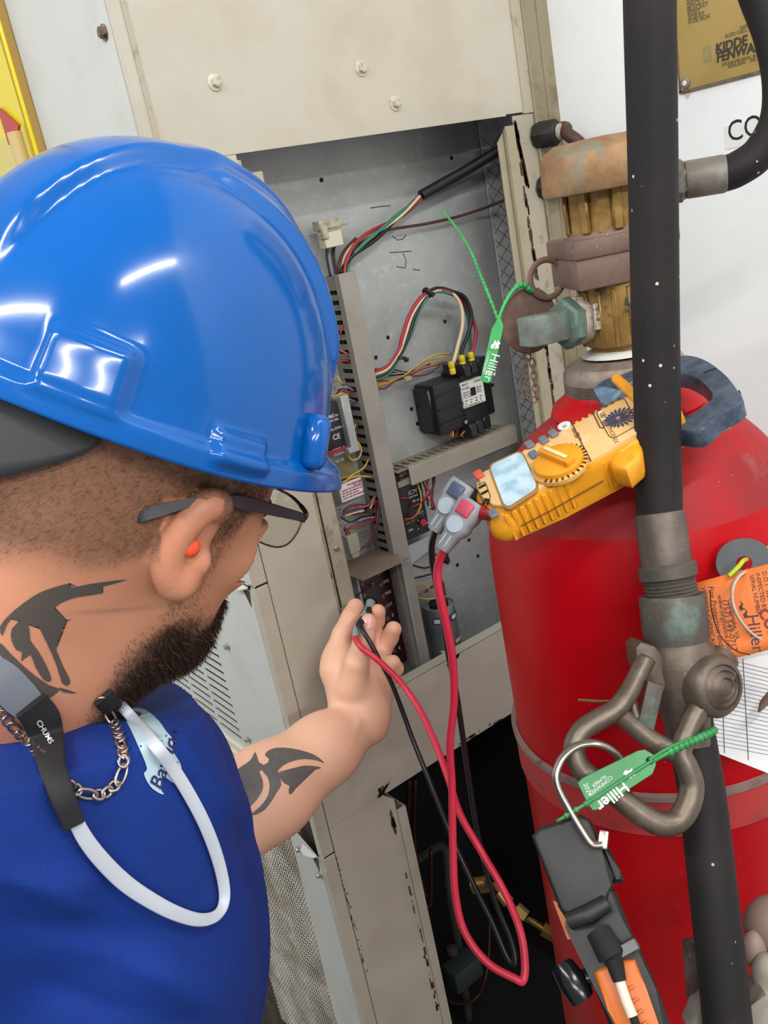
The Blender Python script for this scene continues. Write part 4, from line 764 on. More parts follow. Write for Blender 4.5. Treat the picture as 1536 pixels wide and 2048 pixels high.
# ------------------------------------------------------------------ sign, label on the wall
SG = thing('instruction_plate', 'gold metal instruction plate screwed to the white wall at the top right', 'sign', onX(1440, 90, XW))
GOLD = M('gold_plate', '#b0975a', .45, .35, var=(8, '#a88d50', .45, .65))
ya_, yb_ = onX(1362, 185, XW).y, .30; zb_ = onX(1362, 186, XW).z
B().bx(XW - .0022, XW, yb_, ya_, zb_, zb_ + .30, .0005).build('plate', GOLD, SG)
B().bx(XW - .0028, XW - .0018, yb_, ya_ + .0006, zb_ - .001, zb_ + .0022).bx(XW - .0028, XW - .0018, ya_ - .0018, ya_ + .0006, zb_, zb_ + .30).build('corroded_edge', M('plate_edge', '#77664f', .7, .1, var=(90, '#4d4032', .5, .65)), SG)
pg = onX(1371, 166, XW - .0026); B().lathe([(.0062, 0), (.0062, .0012), (.0045, .0018)], pg, (-1, 0, 0), 20).build('grommet', M('grommet_metal', '#8c8574', .5, .5), SG)
B().lathe([(.0028, .0014), (.0028, .0022), (0, .0024)], pg, (-1, 0, 0), 16).build('screw', M('white_screw', '#dddcd8', .4), SG)
kf = M('plate_ink', '#3a352b', .6); rdw, upw = V((0, -1, 0)), ez
def sg(px, py): return onX(px, py, XW - .0024)
lettering([('KIDDE', .0135, sg(1431, 107), rdw, upw, dict(bold=.0004, shear=.12, sx=.98)), ('FENWAL', .0135, sg(1433, 125), rdw, upw, dict(bold=.0004, shear=.12, sx=.98))], kf, SG, 'brand_lettering')
ft = M('plate_ink_faint', '#6b6145', .6)
lettering([('KIDDE-FENWAL INC. 400 MAIN ST', .0050, sg(1444, 133), rdw, upw), ('ASHLAND    MA 01721', .0048, sg(1456, 136.5), rdw, upw), ('ALSO CALL AT NFPA 12', .0052, sg(1450, 76), rdw, upw), ('DETECTOR', .0052, sg(1480, 60), rdw, upw)] +
          [(t, .0062, sg(1373 + i * .8, 8 + i * 8.2), rdw, upw) for i, t in enumerate(['SPACE A', 'SPACE 1', 'BRACKET', 'RESET', 'ADJUST', 'FUSE BOX'])], ft, SG, 'fine_print')
c1_ = sg(1406, 98); c2_ = sg(1424, 129)
B().bx(XW - .0026, XW - .0021, c2_.y, c1_.y, min(c1_.z, c2_.z) + .004, max(c1_.z, c2_.z) + .002).build('logo_block', M('logo_grey', '#8d8458', .55), SG)
B().prism([V((XW - .0026, c1_.y + (c2_.y - c1_.y) * u_, c2_.z + (c1_.z - c2_.z) * v_ + .006)) for u_, v_ in [(.2, 0), (.35, .35), (.75, .75), (.55, .3), (.85, .6), (.5, .1)]], (-.0002, 0, 0)).build('logo_flame', GOLD, SG)
B().prism([onX(x, y, XW - .0008) for x, y in [(1366, 187), (1382, 184), (1374, 198)]], (.0008, 0, 0)).build('paper_corner', M('pink_paper', '#d3bdb2', .7), SG)
CL = thing('adhesive_label', 'white label reading CO2 stuck on the white wall below the gold plate', 'label', onX(1480, 290, XW))
def cl(px, py): return onX(px, py, XW - .0006)
B().prism([cl(1449, 254), cl(1530, 232), cl(1530, 280), cl(1452, 300)], (.0005, 0, 0)).build('strip', M('label_white', '#e4e8e8', .35), CL)
tdir = (cl(1530, 264.5) - cl(1456, 282)).normalized(); lettering([('CO2', .031, cl(1456, 284), tdir, V((-1, 0, 0)).cross(tdir) * -1 if (V((-1, 0, 0)).cross(tdir) * -1).z > 0 else V((-1, 0, 0)).cross(tdir), dict(depth=.0002, sx=.92))], M('label_black', '#141414', .5), CL)
# ------------------------------------------------------------------ yellow clamp meter lying on the cylinder's shoulder
mu = (RW @ V((.877, -.48, -.005))).normalized(); mv = (RW @ V((.235, .5, -.83))); mv = (mv - mu * mv.dot(mu)).normalized(); mn = mv.cross(mu).normalized()
if mn.dot(FWD) > 0: mn = -mn
M0 = at(930, 961, .705)                          # upper left corner of the face
def mp(u_, v_, h_=0): return M0 + mu * u_ + mv * v_ + mn * h_
def fpx(px, py, h_=0): return onP(px, py, M0 + mn * h_, mn)      # pixel onto the face plane
def fuv(px, py): q = fpx(px, py) - M0; return q.dot(mu), q.dot(mv)
CM = thing('clamp_meter', 'yellow clamp meter with a lit screen lying on the shoulder of the red cylinder', 'meter', mp(.07, .03, -.03))
YEL = M('meter_yellow', '#e69a1a', .42, 0, var=(60, '#d68c17', .5, .7), bump=(90, .08)); YELL = M('meter_face', '#e6b878', .4, 0, var=(90, '#dfc6a4', .5, .66), var2=(45, '#dfa852', .55, .75))
WM = max(fuv(976, 1037)[1], fuv(1075, 984)[1]); UL = fuv(1290, 764)[0]
TH = .034
outline = [(.010, 0), (.0, .012), (-.002, .03), (.002, WM - .012), (.012, WM - .001), (.05, WM), (.105, WM + .001), (.12, WM + .002), (.135, WM - .001), (UL, WM - .004), (UL + .008, .03), (UL, .004)]
B().prism([mp(u_, v_, -.003) for u_, v_ in outline], mn * -(TH - .003), .005, 3).build('case', YEL, CM)
fo = [(.012, .002), (.004, .014), (.003, .03), (.006, WM - .012), (.014, WM - .003), (.10, WM - .003), (.118, WM - .004), (UL - .002, WM - .007), (UL + .002, .03), (UL - .003, .006)]
B().prism([mp(u_, v_, -.004) for u_, v_ in fo], mn * .0045, .0012, 2).build('face_panel', YELL, CM, 'worn pale orange face')
# grip ribs along the near side
b = B()
for i in list(range(9)) + list(range(13, 18)):
    u_ = .010 + i * .0062; b.box(mp(u_, WM + .0002, -.017), (mu, mv, mn), (.0020, .0011, .013), .0009)
for i in range(22):
    u_ = .012 + i * .0058; b.box(mp(u_, -.0002, -.006), (mu, mv, mn), (.0016, .0016, .004), .0007)
b.build('grip_rib', YEL, CM)['kind'] = 'stuff'
B().ball(mp(.010, WM - .008, -.019), (mu, mv, mn), (.0145, .0095, .0145), 24, 14).build('rounded_end', YEL, CM)
# screen
def rrect(pts, r_=.18, n=5):
    out = []; k = len(pts)
    for i in range(k):
        p, a_, c_ = V(pts[i]), V(pts[i - 1]), V(pts[(i + 1) % k]); s0, s1 = p.lerp(a_, r_), p.lerp(c_, r_)
        for j in range(n + 1):
            t = j / n; out.append(s0 * (1 - t) ** 2 + p * 2 * t * (1 - t) + s1 * t * t)
    return out
sq = [fpx(x, y, .0012) for x, y in [(979, 932), (1042, 903), (1076, 975), (1011, 1017)]]
cen = sum(sq, V((0, 0, 0))) / 4
B().prism(rrect([cen + (q - cen) * 1.10 for q in sq]), mn * -.002, .0004).build('screen_bezel', M('bezel_tan', '#9c6f32', .4), CM)
def lcd_mat():
    mt = M('backlit_screen', '#7f9aa8', .25, 0, emit=('#e4f6ff', .5)); nt = mt.node_tree; N, L = nt.nodes, nt.links; p = N['Principled BSDF']
    tc = N.new('ShaderNodeTexCoord'); n = N.new('ShaderNodeTexNoise'); n.inputs['Scale'].default_value = 60; n.inputs['Detail'].default_value = 6; L.new(tc.outputs['Object'], n.inputs['Vector'])
    r = N.new('ShaderNodeValToRGB'); r.color_ramp.elements[0].position = .42; r.color_ramp.elements[0].color = lin('#8fb9cc'); r.color_ramp.elements[1].position = .58; r.color_ramp.elements[1].color = lin('#eefaff')
    L.new(n.outputs[0], r.inputs[0]); L.new(r.outputs[0], p.inputs['Emission Color']); return mt
B().prism(rrect(sq), mn * .0004).build('screen', lcd_mat(), CM)
# dial
dc = fpx(1121, 934, 0); dl = B()
dl.lathe([(.0215, 0), (.0215, .003), (.0200, .0045), (.0195, .0042)], dc, mn, 40); dl.build('dial_ring', M('dial_pale', '#dba653', .4), CM)
B().lathe([(.0192, .002), (.0185, .0075), (.017, .0085), (0, .0088)], dc, mn, 36).build('dial', YEL, CM)
kd = (fpx(1146, 945, 0) - fpx(1096, 923, 0)).normalized(); ku = mn.cross(kd)
B().box(dc + mn * .0105, (kd, ku, mn), (.0165, .0042, .0035), .0014, 2).build('dial_grip', YEL, CM)
B().box(dc + mn * .0145, (kd, ku, mn), (.0125, .0016, .0006), .0005, 2).build('dial_pointer', M('pointer_cream', '#e5cfa0', .45), CM)
b = B()
for a in range(-70, 150, 12):
    t = math.radians(a); d_ = kd * math.cos(t) + ku * math.sin(t); b.box(dc + d_ * .0205 + mn * .0045, (d_, mn.cross(d_), mn), (.0014, .0006, .0004))
b.build('dial_tick', M('tick_black', '#3b2b1a', .6), CM)['kind'] = 'stuff'
btn = M('button_grey', '#6d7078', .45)
for (x, y) in [(1106, 867), (1087, 880), (1059, 889), (1067, 909), (986, 1027)]:
    B().box(fpx(x, y, .0015), (mu, mv, mn), (.0034, .0048, .0016), .0014, 3).build('button', btn, CM)
B().box(fpx(957, 949, .0015), (mu, mv, mn), (.0036, .0052, .0016), .0014, 3).build('button', M('button_red', '#c8553f', .45), CM, 'red button')
B().lathe([(.0052, 0), (.0052, .0012), (.0044, .0016), (0, .0016)], fpx(1129, 853, .0003), mn, 24).build('sensor_window', M('sensor_white', '#dcdad3', .4), CM)
B().lathe([(.0020, 0), (.0018, .0004), (0, .0005)], fpx(1129, 853, .0019), mn, 14).build('sensor_lens', M('sensor_lens', '#8ea0a4', .3), CM)
# seams, socket panel, emblem
seam_m = M('seam_dark', '#5b3a12', .6)
for seq in [[(1139, 836), (1165, 890), (1182, 922), (1210, 962)], [(1181, 816), (1200, 855), (1208, 856), (1225, 900), (1247, 935)], [(1042, 1052), (1100, 1022), (1206, 962)]]:
    P = [fpx(x, y, .0008) for x, y in seq[:3]] if seq[0][0] < 1200 and seq[0][1] < 1000 else [on for on in [onP(x, y, mp(0, WM + .0016, 0), mv) for x, y in seq]]
    B().tube(P, .0005, 6).build('seam', seam_m, CM)
pq = [fpx(x, y, .0006) for x, y in [(951, 972), (970, 963), (982, 995), (966, 1006)]]
b = B()
b.tube(rrect(pq, .2), .0004, 5, closed=True); b.build('socket_outline', seam_m, CM)
for (x, y) in [(964, 973), (969, 985)]: B().box(fpx(x, y, .0007), (mu, mv, mn), (.0028, .0012, .0005)).build('socket_mark', DARK, CM)
B().tube([fpx(x, y, .001) for x, y in [(966, 1008), (972, 998), (978, 1000), (975, 1008)]], .0010, 6).build('lead_pin', DARK, CM)
eq = [fpx(x, y, .0006) for x, y in [(1190, 822), (1247, 793), (1276, 850), (1222, 880)]]
b = B(); b.tube(rrect(eq, .2), .0004, 5, closed=True); b.build('emblem_frame', seam_m, CM)
ed = (fpx(1222, 875) - fpx(1196, 822)).normalized(); eu = mn.cross(ed); navy = M('emblem_navy', '#3d4152', .55)
# bird emblem: spread wings of separate feathers round a small body
ecx = fpx(1236, 837, .0007); b = B()
for side in (-1, 1):
    for i in range(9):
        t = math.radians(18 + i * 17); d_ = eu * math.cos(t) * 1 + ed * side * math.sin(t); Lf = .0155 - .0006 * i if i < 6 else .0115
        w_ = mn.cross(d_) * .0010; a_ = ecx + d_ * .0030; b.prism([a_ - w_ * .5, a_ + w_ * .5, ecx + d_ * Lf * .8 + w_ * 1.1, ecx + d_ * Lf, ecx + d_ * Lf * .8 - w_ * 1.1], mn * .0002)
b.prism([ecx + ed * .0022 * math.cos(t) + eu * .0042 * math.sin(t) - eu * .001 for t in np.linspace(0, 6.28, 13)[:-1]], mn * .0003)
b.tube([ecx + eu * .003, ecx + eu * .0075 + ed * .001, ecx + eu * .0105 - ed * .0012, ecx + eu * .0125 + ed * .0005], .0008, 6)
for k in (-1, 0, 1): b.tube([ecx - eu * .003, ecx - eu * .009 + ed * .0022 * k, ecx - eu * .0125 + ed * .003 * k], .0006, 5)
b.build('bird_emblem', navy, CM)['kind'] = 'stuff'
B().lathe([(.0016, 0), (.0016, .0003), (0, .0003)], ecx + mn * .0003, mn, 12).build('emblem_dot', M('emblem_pink', '#c67f98', .5), CM)
lettering([('G2 PHOENIX', .0052, fpx(1209, 846, .0006), ed, eu, dict(depth=.0001))], M('faint_print', '#8a6430', .6), CM)
B().prism([fpx(x, y, .0005) for x, y in [(1195, 825), (1203, 821), (1212, 835), (1204, 839)]], mn * .0003).build('brand_badge', wt, CM)
lettering([('UEi', .0050, fpx(1199, 827, .0009), ed, eu, dict(depth=.0001, bold=.0002))], M('print_orange', '#8a5a1c', .6), CM, 'brand_lettering')
lettering([('AUTO OFF', .003, fpx(1143, 858, .0006), ed, eu), ('400A AC', .003, fpx(1152, 866, .0006), ed, eu), ('HOLD', .0026, fpx(1100, 855, .0006), ed, eu), ('MAX', .0026, fpx(1078, 873, .0006), ed, eu), ('CAT III', .003, fpx(954, 958, .0006), ed, eu)], M('faint_print', '#8a6430', .6), CM, 'small_lettering')
# trigger side guard, flash guard ridge and jaws
B().prism([fpx(x, y, -.004) for x, y in [(1206, 905), (1222, 880), (1246, 860), (1272, 852), (1285, 880), (1278, 915), (1252, 938), (1222, 932)]], mn * -.022, .006, 3).build('hand_guard', YEL, CM)
B().tube([fpx(1232, 757, .006), fpx(1262, 785, .004), fpx(1278, 800, .002)], .0042, 10).build('guard_ridge', YEL, CM)
JAW = M('jaw_black_sheen', '#3c4654', .3, .2, var=(70, '#566274', .45, .65)); JB = -.012  # blue-grey sheen of the black jaw put into its base colour
jo = [(1352, 711), (1385, 710), (1418, 722), (1452, 748), (1475, 778), (1485, 802), (1438, 832), (1402, 862), (1370, 862), (1330, 858), (1285, 846), (1240, 830), (1204, 806), (1189, 784), (1192, 768), (1230, 748), (1290, 722)]
ji = [(1350, 744), (1382, 752), (1408, 770), (1422, 792), (1406, 812), (1378, 828), (1340, 838), (1300, 830), (1262, 812), (1240, 792), (1256, 770), (1300, 750)]
Jo = spline([fpx(x, y, JB) for x, y in jo], 4, True); Ji = spline([fpx(x, y, JB) for x, y in ji], 4, True)
def resample(P, n):
    P = P + [P[0]]; acc = [0]
    for a_, c_ in zip(P, P[1:]): acc.append(acc[-1] + (c_ - a_).length)
    out = []
    for s_ in np.linspace(0, acc[-1], n, endpoint=False):
        k = max(i for i in range(len(acc)) if acc[i] <= s_ + 1e-12); k = min(k, len(P) - 2); out.append(P[k].lerp(P[k + 1], (s_ - acc[k]) / max(1e-9, acc[k + 1] - acc[k])))
    return out
cj = sum(Jo, V((0, 0, 0))) / len(Jo)
def radial(P, n=80):
    out = []
    for t in np.linspace(0, 2 * math.pi, n, endpoint=False):
        d_ = mu * math.cos(t) + mv * math.sin(t); best = None
        for a_, c_ in zip(P, P[1:] + P[:1]):
            A2 = ((a_ - cj).dot(mu), (a_ - cj).dot(mv)); C2 = ((c_ - cj).dot(mu), (c_ - cj).dot(mv)); dx, dy = math.cos(t), math.sin(t)
            ex_, ey_ = C2[0] - A2[0], C2[1] - A2[1]; den = dx * ey_ - dy * ex_
            if abs(den) < 1e-12: continue
            r_ = (A2[0] * ey_ - A2[1] * ex_) / den; s_ = (A2[0] * dy - A2[1] * dx) / den
            if r_ > 0 and -1e-6 <= s_ <= 1 + 1e-6 and (best is None or r_ > best): best = r_
        out.append(cj + d_ * (best or .02))
    return out
Ro, Ri = radial(Jo), radial(Ji); b = B(); n_ = len(Ro)
rows = [[b.b.verts.new(q) for q in L_] for L_ in ([p.lerp(q, .06) for p, q in zip(Ro, Ri)], [p.lerp(q, .94) for p, q in zip(Ro, Ri)], [p - mn * .002 for p in Ri], [p - mn * .015 for p in Ri], [p - mn * .015 for p in Ro], [p - mn * .002 for p in Ro])]
for k in range(6):
    for j in range(n_): b.b.faces.new((rows[k][j], rows[k][(j + 1) % n_], rows[(k + 1) % 6][(j + 1) % n_], rows[(k + 1) % 6][j]))
b.build('jaw', JAW, CM, 'glossy black jaw ring', 45)
B().prism([fpx(x, y, JB - .015) for x, y in [(1424, 838), (1484, 800), (1487, 806), (1486, 822), (1428, 862)]], mn * .011, .002, 2).prism([fpx(x, y, JB - .012) for x, y in [(1378, 862), (1420, 846), (1424, 864), (1402, 880), (1388, 868)]], mn * .010, .002, 2).build('jaw_tip', M('jaw_matt', '#15161a', .4), CM)
for s_, e_ in [((1409, 745), (1432, 736)), ((1366, 818), (1374, 832))]: B().tube([fpx(*s_, JB + .0003), fpx(*e_, JB + .0003)], .0005, 5).build('jaw_mark', DARK, CM)
B().prism([fpx(x, y, -.008) for x, y in [(1186, 775), (1212, 770), (1246, 778), (1214, 808), (1200, 800)]], mn * -.010, .002).build('trigger', M('trigger_blue', '#5f7890', .4, 0, var=(80, '#7a93a8', .5, .7)), CM)
# a strip of tape on the cylinder shoulder
# ------------------------------------------------------------------ test leads
PLG = M('plug_grey', '#8d8e92', .5, 0, var=(60, '#9b9ca0', .5, .7), bump=(60, .06)); PLGL = M('plug_light', '#a9b4bb', .5)
LEADR = M('lead_red', '#c62740', .4); LEADK = M('lead_black', '#141416', .35)
def lead(nm_label, top, end, dep, btnmat, leadmat, path, r, probe):
    t = thing('test_lead', nm_label, 'test lead', at(top[0], top[1], dep)); a_, c_ = at(top[0], top[1], dep), at(end[0], end[1], dep + .004); d_ = (c_ - a_).normalized(); Lp = (c_ - a_).length
    nn = (ray(*top) * -1 + DOWN * -.35 + RIGHT * -.25); nn = (nn - d_ * nn.dot(d_)).normalized(); ss = d_.cross(nn)
    if ss.dot(RIGHT) < 0: ss = -ss
    ws = [(0, .0100, .0078), (.08, .0108, .0088), (.30, .0106, .0090), (.40, .0094, .0084), (.50, .0100, .0084), (.60, .0086, .0080), (.68, .0064, .0066), (.98, .0050, .0052), (1, .0044, .0046)]
    b = B(); rings = []
    for f_, w_, h_ in ws:
        o = a_ + d_ * (Lp * f_); rings.append([b.b.verts.new(o + ss * (w_ * x) + nn * (h_ * y)) for x, y in [(-1, -.7), (-.7, -1), (.7, -1), (1, -.7), (1, .7), (.7, 1), (-.7, 1), (-1, .7)]])
    for A, Cc in zip(rings, rings[1:]):
        for j in range(8): b.b.faces.new((A[j], A[(j + 1) % 8], Cc[(j + 1) % 8], Cc[j]))
    b.b.faces.new(rings[0]); b.b.faces.new(rings[-1]); b.build('plug', PLG, t, None, 50)
    B().box(a_ + d_ * Lp * .19 + nn * .0088, (d_, ss, nn), (Lp * .13, .0062, .0018), .0016, 3).build('plug_button', btnmat, t)
    B().lathe([(.0068, 0), (.0066, .0008), (0, .001)], a_ + d_ * Lp * .50 + nn * .0082, nn, 20).build('plug_mark', PLGL, t)
    for k in (-1, 1): B().box(a_ + d_ * Lp * .82 + nn * .0062 + ss * .0022 * k, (d_, ss, nn), (Lp * .12, .0006, .0008), .0003).build('relief_rib', PLGL, t)
    q = mp(.0, .045 if leadmat is LEADR else .02, -.012); B().tube([a_ + d_ * .006, a_.lerp(q, .6), q + mu * .008], .0058, 12).build('plug_collar', M('collar_red', '#9c1f24', .4) if leadmat is LEADR else DARK, t)
    S = spline([c_ - d_ * .004] + [at(*p) for p in path], 10); B().tube(S, r, 12).build('cable', leadmat, t, None, 180)
    return t
TIPS = (at(738, 1246, 1.03), at(742, 1236, 1.06), onY(752, 1205, .955))
red_path = [(876, 1135, .70), (878, 1180, .705), (893, 1250, .715), (905, 1320, .73), (908, 1400, .75), (900, 1490, .77), (904, 1570, .785), (906, 1690, .79), (911, 1790, .79), (930, 1865, .785), (975, 1925, .775), (1030, 1957, .765), (1046, 1961, .765), (1050, 1925, .77), (1040, 1860, .78), (1008, 1782, .80), (962, 1702, .82), (921, 1630, .84), (896, 1555, .87), (868, 1480, .90), (840, 1420, .93), (806, 1370, .95), (775, 1338, .953), (748, 1314, .953), (726, 1298, .955), (713, 1282, .963), (711, 1274, .972)]
blk_path = [(864, 1085, .72), (864, 1120, .73), (872, 1165, .75), (884, 1230, .77), (897, 1310, .79), (913, 1390, .81), (925, 1470, .83), (938, 1560, .86), (958, 1680, .88), (990, 1800, .89), (1022, 1880, .885), (1030, 1925, .88), (1015, 1915, .885), (985, 1845, .90), (948, 1770, .92), (915, 1700, .935), (886, 1630, .945), (852, 1545, .955), (826, 1480, .965), (804, 1420, .968), (782, 1364, .962), (760, 1322, .957), (742, 1288, .957), (726, 1262, .963), (719, 1248, .975)]
TL_R = lead('red test lead with a pink plug button, plugged into the yellow meter', (950, 1003), (884, 1100), .685, M('button_pink', '#c4485f', .4), LEADR, red_path, .0034, True)
TL_K = lead('black test lead with grey plug and dark blue button beside the yellow meter', (931, 967), (868, 1062), .70, M('button_navy', '#4b566c', .35), LEADK, blk_path, .0027, True)
# probe ends pinched between thumb and fingers
PRG = M('probe_grey', '#8d9296', .4); pr0 = at(712, 1272, .998); pr1 = at(716, 1254, 1.005)
B().tube([at(711, 1276, .970), at(713, 1264, .978), at(718, 1250, .992)], [.0036, .0046, .0042], 12).build('probe_relief', PRG, TL_R)
B().tube([at(718, 1252, .990), at(726, 1238, 1.02), at(735, 1222, 1.05), at(742, 1204, 1.065)], [.0046, .0048, .0050, .0056], 12).build('probe_handle', PRG, TL_R)
B().tube([at(742, 1204, 1.065), at(746, 1192, 1.072), at(749, 1180, 1.085)], [.0085, .0088, .0050], 14).build('probe_guard', DARK, TL_R)
B().tube([at(719, 1249, .976), at(726, 1238, 1.02), at(739, 1218, 1.055)], [.0040, .0044, .0046], 12).build('probe_handle', DARK, TL_K)
# ------------------------------------------------------------------ black handheld tester hanging by a steel hook
BT = thing('handheld_tester', 'black handheld tester with an orange grip hanging by a steel hook, bottom right', 'tester', at(1220, 2040, .62))
TBK = M('tester_black', '#191816', .5, 0, bump=(120, .1)); ORG = M('grip_orange', '#c4641c', .45, 0, bump=(60, .1))
tn = (ray(1180, 1830) * -1 + RIGHT * -.10).normalized(); tp = at(1160, 1740, .60)
def tq(x, y, l=0): return onP(x, y, tp, tn) + tn * l
B().prism([tq(x, y) for x, y in [(1062, 1672), (1078, 1655), (1160, 1628), (1180, 1640), (1203, 1700), (1226, 1752), (1222, 1770), (1212, 1808), (1140, 1836), (1120, 1822)]], tn * -.030, .003, 3).build('head', TBK, BT)
B().prism([tq(x, y, -.003) for x, y in [(1112, 1810), (1216, 1775), (1228, 1782), (1262, 1872), (1312, 1980), (1350, 2090), (1240, 2110), (1180, 1960), (1140, 1850)]], tn * -.030, .004, 3).build('body', TBK, BT)
B().tube([tq(1138, 1842, -.001), tq(1180, 1828, .002), tq(1214, 1806, .0)], [.0055, .0065, .0055], 12).build('ridge', TBK, BT)
B().prism([tq(x, y, -.001) for x, y in [(1186, 1946), (1196, 1938), (1245, 1918), (1270, 1918), (1290, 1970), (1318, 2050), (1335, 2100), (1250, 2100), (1215, 2020)]], tn * -.010, .003, 3).build('grip', ORG, BT, 'orange grip')
for i in range(5):
    B().tube([tq(1245 + i * 9 + 8, 1982 + i * 24, .0005), tq(1268 + i * 9, 1972 + i * 24, .0005)], .0009, 6).build('grip_rib', ORG, BT)
B().prism([tq(x, y, -.02) for x, y in [(1098, 1800), (1113, 1806), (1140, 1880), (1128, 1880)]], tn * -.006).build('side_panel', ORG, BT, 'orange side panel')
B().tube([tq(1196, 1862, .001), tq(1215, 1895, .003), tq(1224, 1912, .003), tq(1228, 1918, .003), tq(1240, 1962, .003)], [.0080, .0088, .0090, .0060, .0042], 16).build('cable_boot', DARK, BT)
B().tube([tq(1240, 1962, .003), tq(1252, 1998, .004), tq(1266, 2032, .004)], .0034, 10).build('cable_sleeve', M('cream_sleeve', '#d8c8b4', .5), BT)
B().tube([tq(1266, 2030, .004), tq(1278, 2062, .004), tq(1290, 2110, .004)], .0026, 10).build('cable', DARK, BT)
B().box(tq(1254, 1897, .002), (mu, tn.cross(mu), tn), (.008, .004, .003), .001).build('clip', M('clip_metal', '#4f4d4d', .3, .6), BT)
B().tube([tq(1120, 1935, -.015), tq(1140, 1965, -.012), tq(1160, 2000, -.015)], [.008, .0095, .0085], 16).tube([tq(1142, 1966, -.016), tq(1200, 1950, -.018)], .006, 12).build('side_knob', M('gloss_black', '#111112', .2), BT)
B().prism([tq(x, y, -.012) for x, y in [(1198, 1690), (1212, 1690), (1238, 1740), (1246, 1762), (1226, 1765)]], tn * -.016, .002).build('side_catch', TBK, BT)
HOOK = M('hook_steel', '#a39b90', .28, .9)
B().tube(spline([tq(1206, 1688, .001), tq(1183, 1686, .001), tq(1160, 1655, .001), tq(1134, 1610, .002), tq(1117, 1575, .004), tq(1114, 1548, .005), tq(1128, 1516, .005), tq(1155, 1494, .004), tq(1190, 1488, .003), tq(1222, 1498, -.004), tq(1246, 1522, -.014), tq(1252, 1545, -.02)], 8), .0040, 12, flat=(1.15, .7), hint=FWD).build('hook', HOOK, BT, 'bright steel hook', 180)
hk = (tq(1207, 1660) - tq(1203, 1695)).normalized()
B().box(tq(1207, 1680, .001), (hk, tn.cross(hk), tn), (.006, .0032, .003), .0012, 2).build('hook_pin', STEEL, BT)
# ------------------------------------------------------------------ dim things in the lower compartment
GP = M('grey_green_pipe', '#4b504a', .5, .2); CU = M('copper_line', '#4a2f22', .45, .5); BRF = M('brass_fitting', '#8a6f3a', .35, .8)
L1 = thing('refrigerant_pipe', 'bent grey green pipe in the dark lower compartment', 'pipe', onY(830, 1760, 1.15))
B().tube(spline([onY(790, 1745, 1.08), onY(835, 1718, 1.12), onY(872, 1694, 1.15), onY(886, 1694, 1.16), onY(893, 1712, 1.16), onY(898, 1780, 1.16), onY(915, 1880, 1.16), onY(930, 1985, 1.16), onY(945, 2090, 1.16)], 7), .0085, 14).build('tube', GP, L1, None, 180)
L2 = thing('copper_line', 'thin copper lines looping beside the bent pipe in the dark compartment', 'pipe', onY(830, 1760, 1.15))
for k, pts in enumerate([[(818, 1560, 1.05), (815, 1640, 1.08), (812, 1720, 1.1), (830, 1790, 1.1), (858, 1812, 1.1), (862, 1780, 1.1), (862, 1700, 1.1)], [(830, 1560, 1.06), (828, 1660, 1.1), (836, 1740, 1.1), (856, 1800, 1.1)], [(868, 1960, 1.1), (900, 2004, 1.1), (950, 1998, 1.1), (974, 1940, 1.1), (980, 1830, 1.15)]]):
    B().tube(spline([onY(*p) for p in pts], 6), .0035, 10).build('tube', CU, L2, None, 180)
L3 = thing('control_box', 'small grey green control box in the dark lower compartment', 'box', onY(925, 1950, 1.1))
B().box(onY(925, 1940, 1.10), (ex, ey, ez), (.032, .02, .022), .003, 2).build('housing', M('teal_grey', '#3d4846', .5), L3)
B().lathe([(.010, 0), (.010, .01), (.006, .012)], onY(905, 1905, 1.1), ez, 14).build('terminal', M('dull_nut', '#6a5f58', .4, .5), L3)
L4 = thing('brass_service_port', 'brass service fittings in line beside the red cylinder, inside the dark compartment', 'fitting', onY(1020, 1810, 1.03))
def seg_nut(pts, r, n=6):
    for p, q in zip(pts, pts[1:]): B().tube([at(*p), at(*q)], r, n).build('nut', BRF, L4)
seg_nut([(948, 1771, 1.06), (976, 1768, 1.05)], .0095, 14)
B().tube(spline([at(976, 1768, 1.05), at(992, 1772, 1.045), at(1002, 1785, 1.04), at(1040, 1828, 1.03), at(1070, 1846, 1.02), at(1110, 1872, 1.01)], 6), .0034, 10).build('tube', BRF, L4, None, 180)
seg_nut([(1000, 1782, 1.04), (1018, 1806, 1.035)], .0072); seg_nut([(1030, 1818, 1.03), (1050, 1836, 1.025)], .0090); seg_nut([(1086, 1856, 1.015), (1115, 1872, 1.01)], .0085)
XP = XS - .014
YPN = onX(36, 180, XP).y
L5 = thing('yellow_panel', 'yellow equipment panel with a red mark on the side of the white cabinet, far left', 'panel', (XP, YPN + .15, 1.5))
zr = onX(10, 268, XP).z
B().bx(XP, XS - .0015, YPN, YPN + .5, 1.30, 2.2, .002).build('panel_body', M('yellow_paint', '#dcc70c', .4), L5)
B().bx(XP + .003, XS - .002, YPN - .0015, YPN - .0002, 1.30, 2.2).bx(XP - .001, XP, YPN + .006, YPN + .008, 1.3, 2.2).build('panel_edge', M('ochre_edge', '#a3813a', .6), L5)
B().bx(XP - .002, XP - .0005, YPN + .014, YPN + .4, zr - .25, zr - .004).build('faded_face', M('faded_yellow', '#cfbe6a', .5), L5)
B().tube([V((XP - .008, YPN + .032, zr - .25)), V((XP - .008, YPN + .032, zr - .008))], .009, 14).build('yellow_tube', M('dull_tube', '#c3ab72', .5), L5)
B().prism([V((XP - .0025, YPN + .022, zr - .003)), V((XP - .0025, YPN + .08, zr + .03)), V((XP - .0025, YPN + .08, zr - .015)), V((XP - .0025, YPN + .045, zr - .018))], (-.002, 0, 0)).build('red_mark', M('red_mark', '#b0332f', .5), L5)
tag(B().bx(-2.6, XW, 2.6, 2.64, 0, 2.9).build('wall_back', MATS['white_paint']), None, kind='structure')
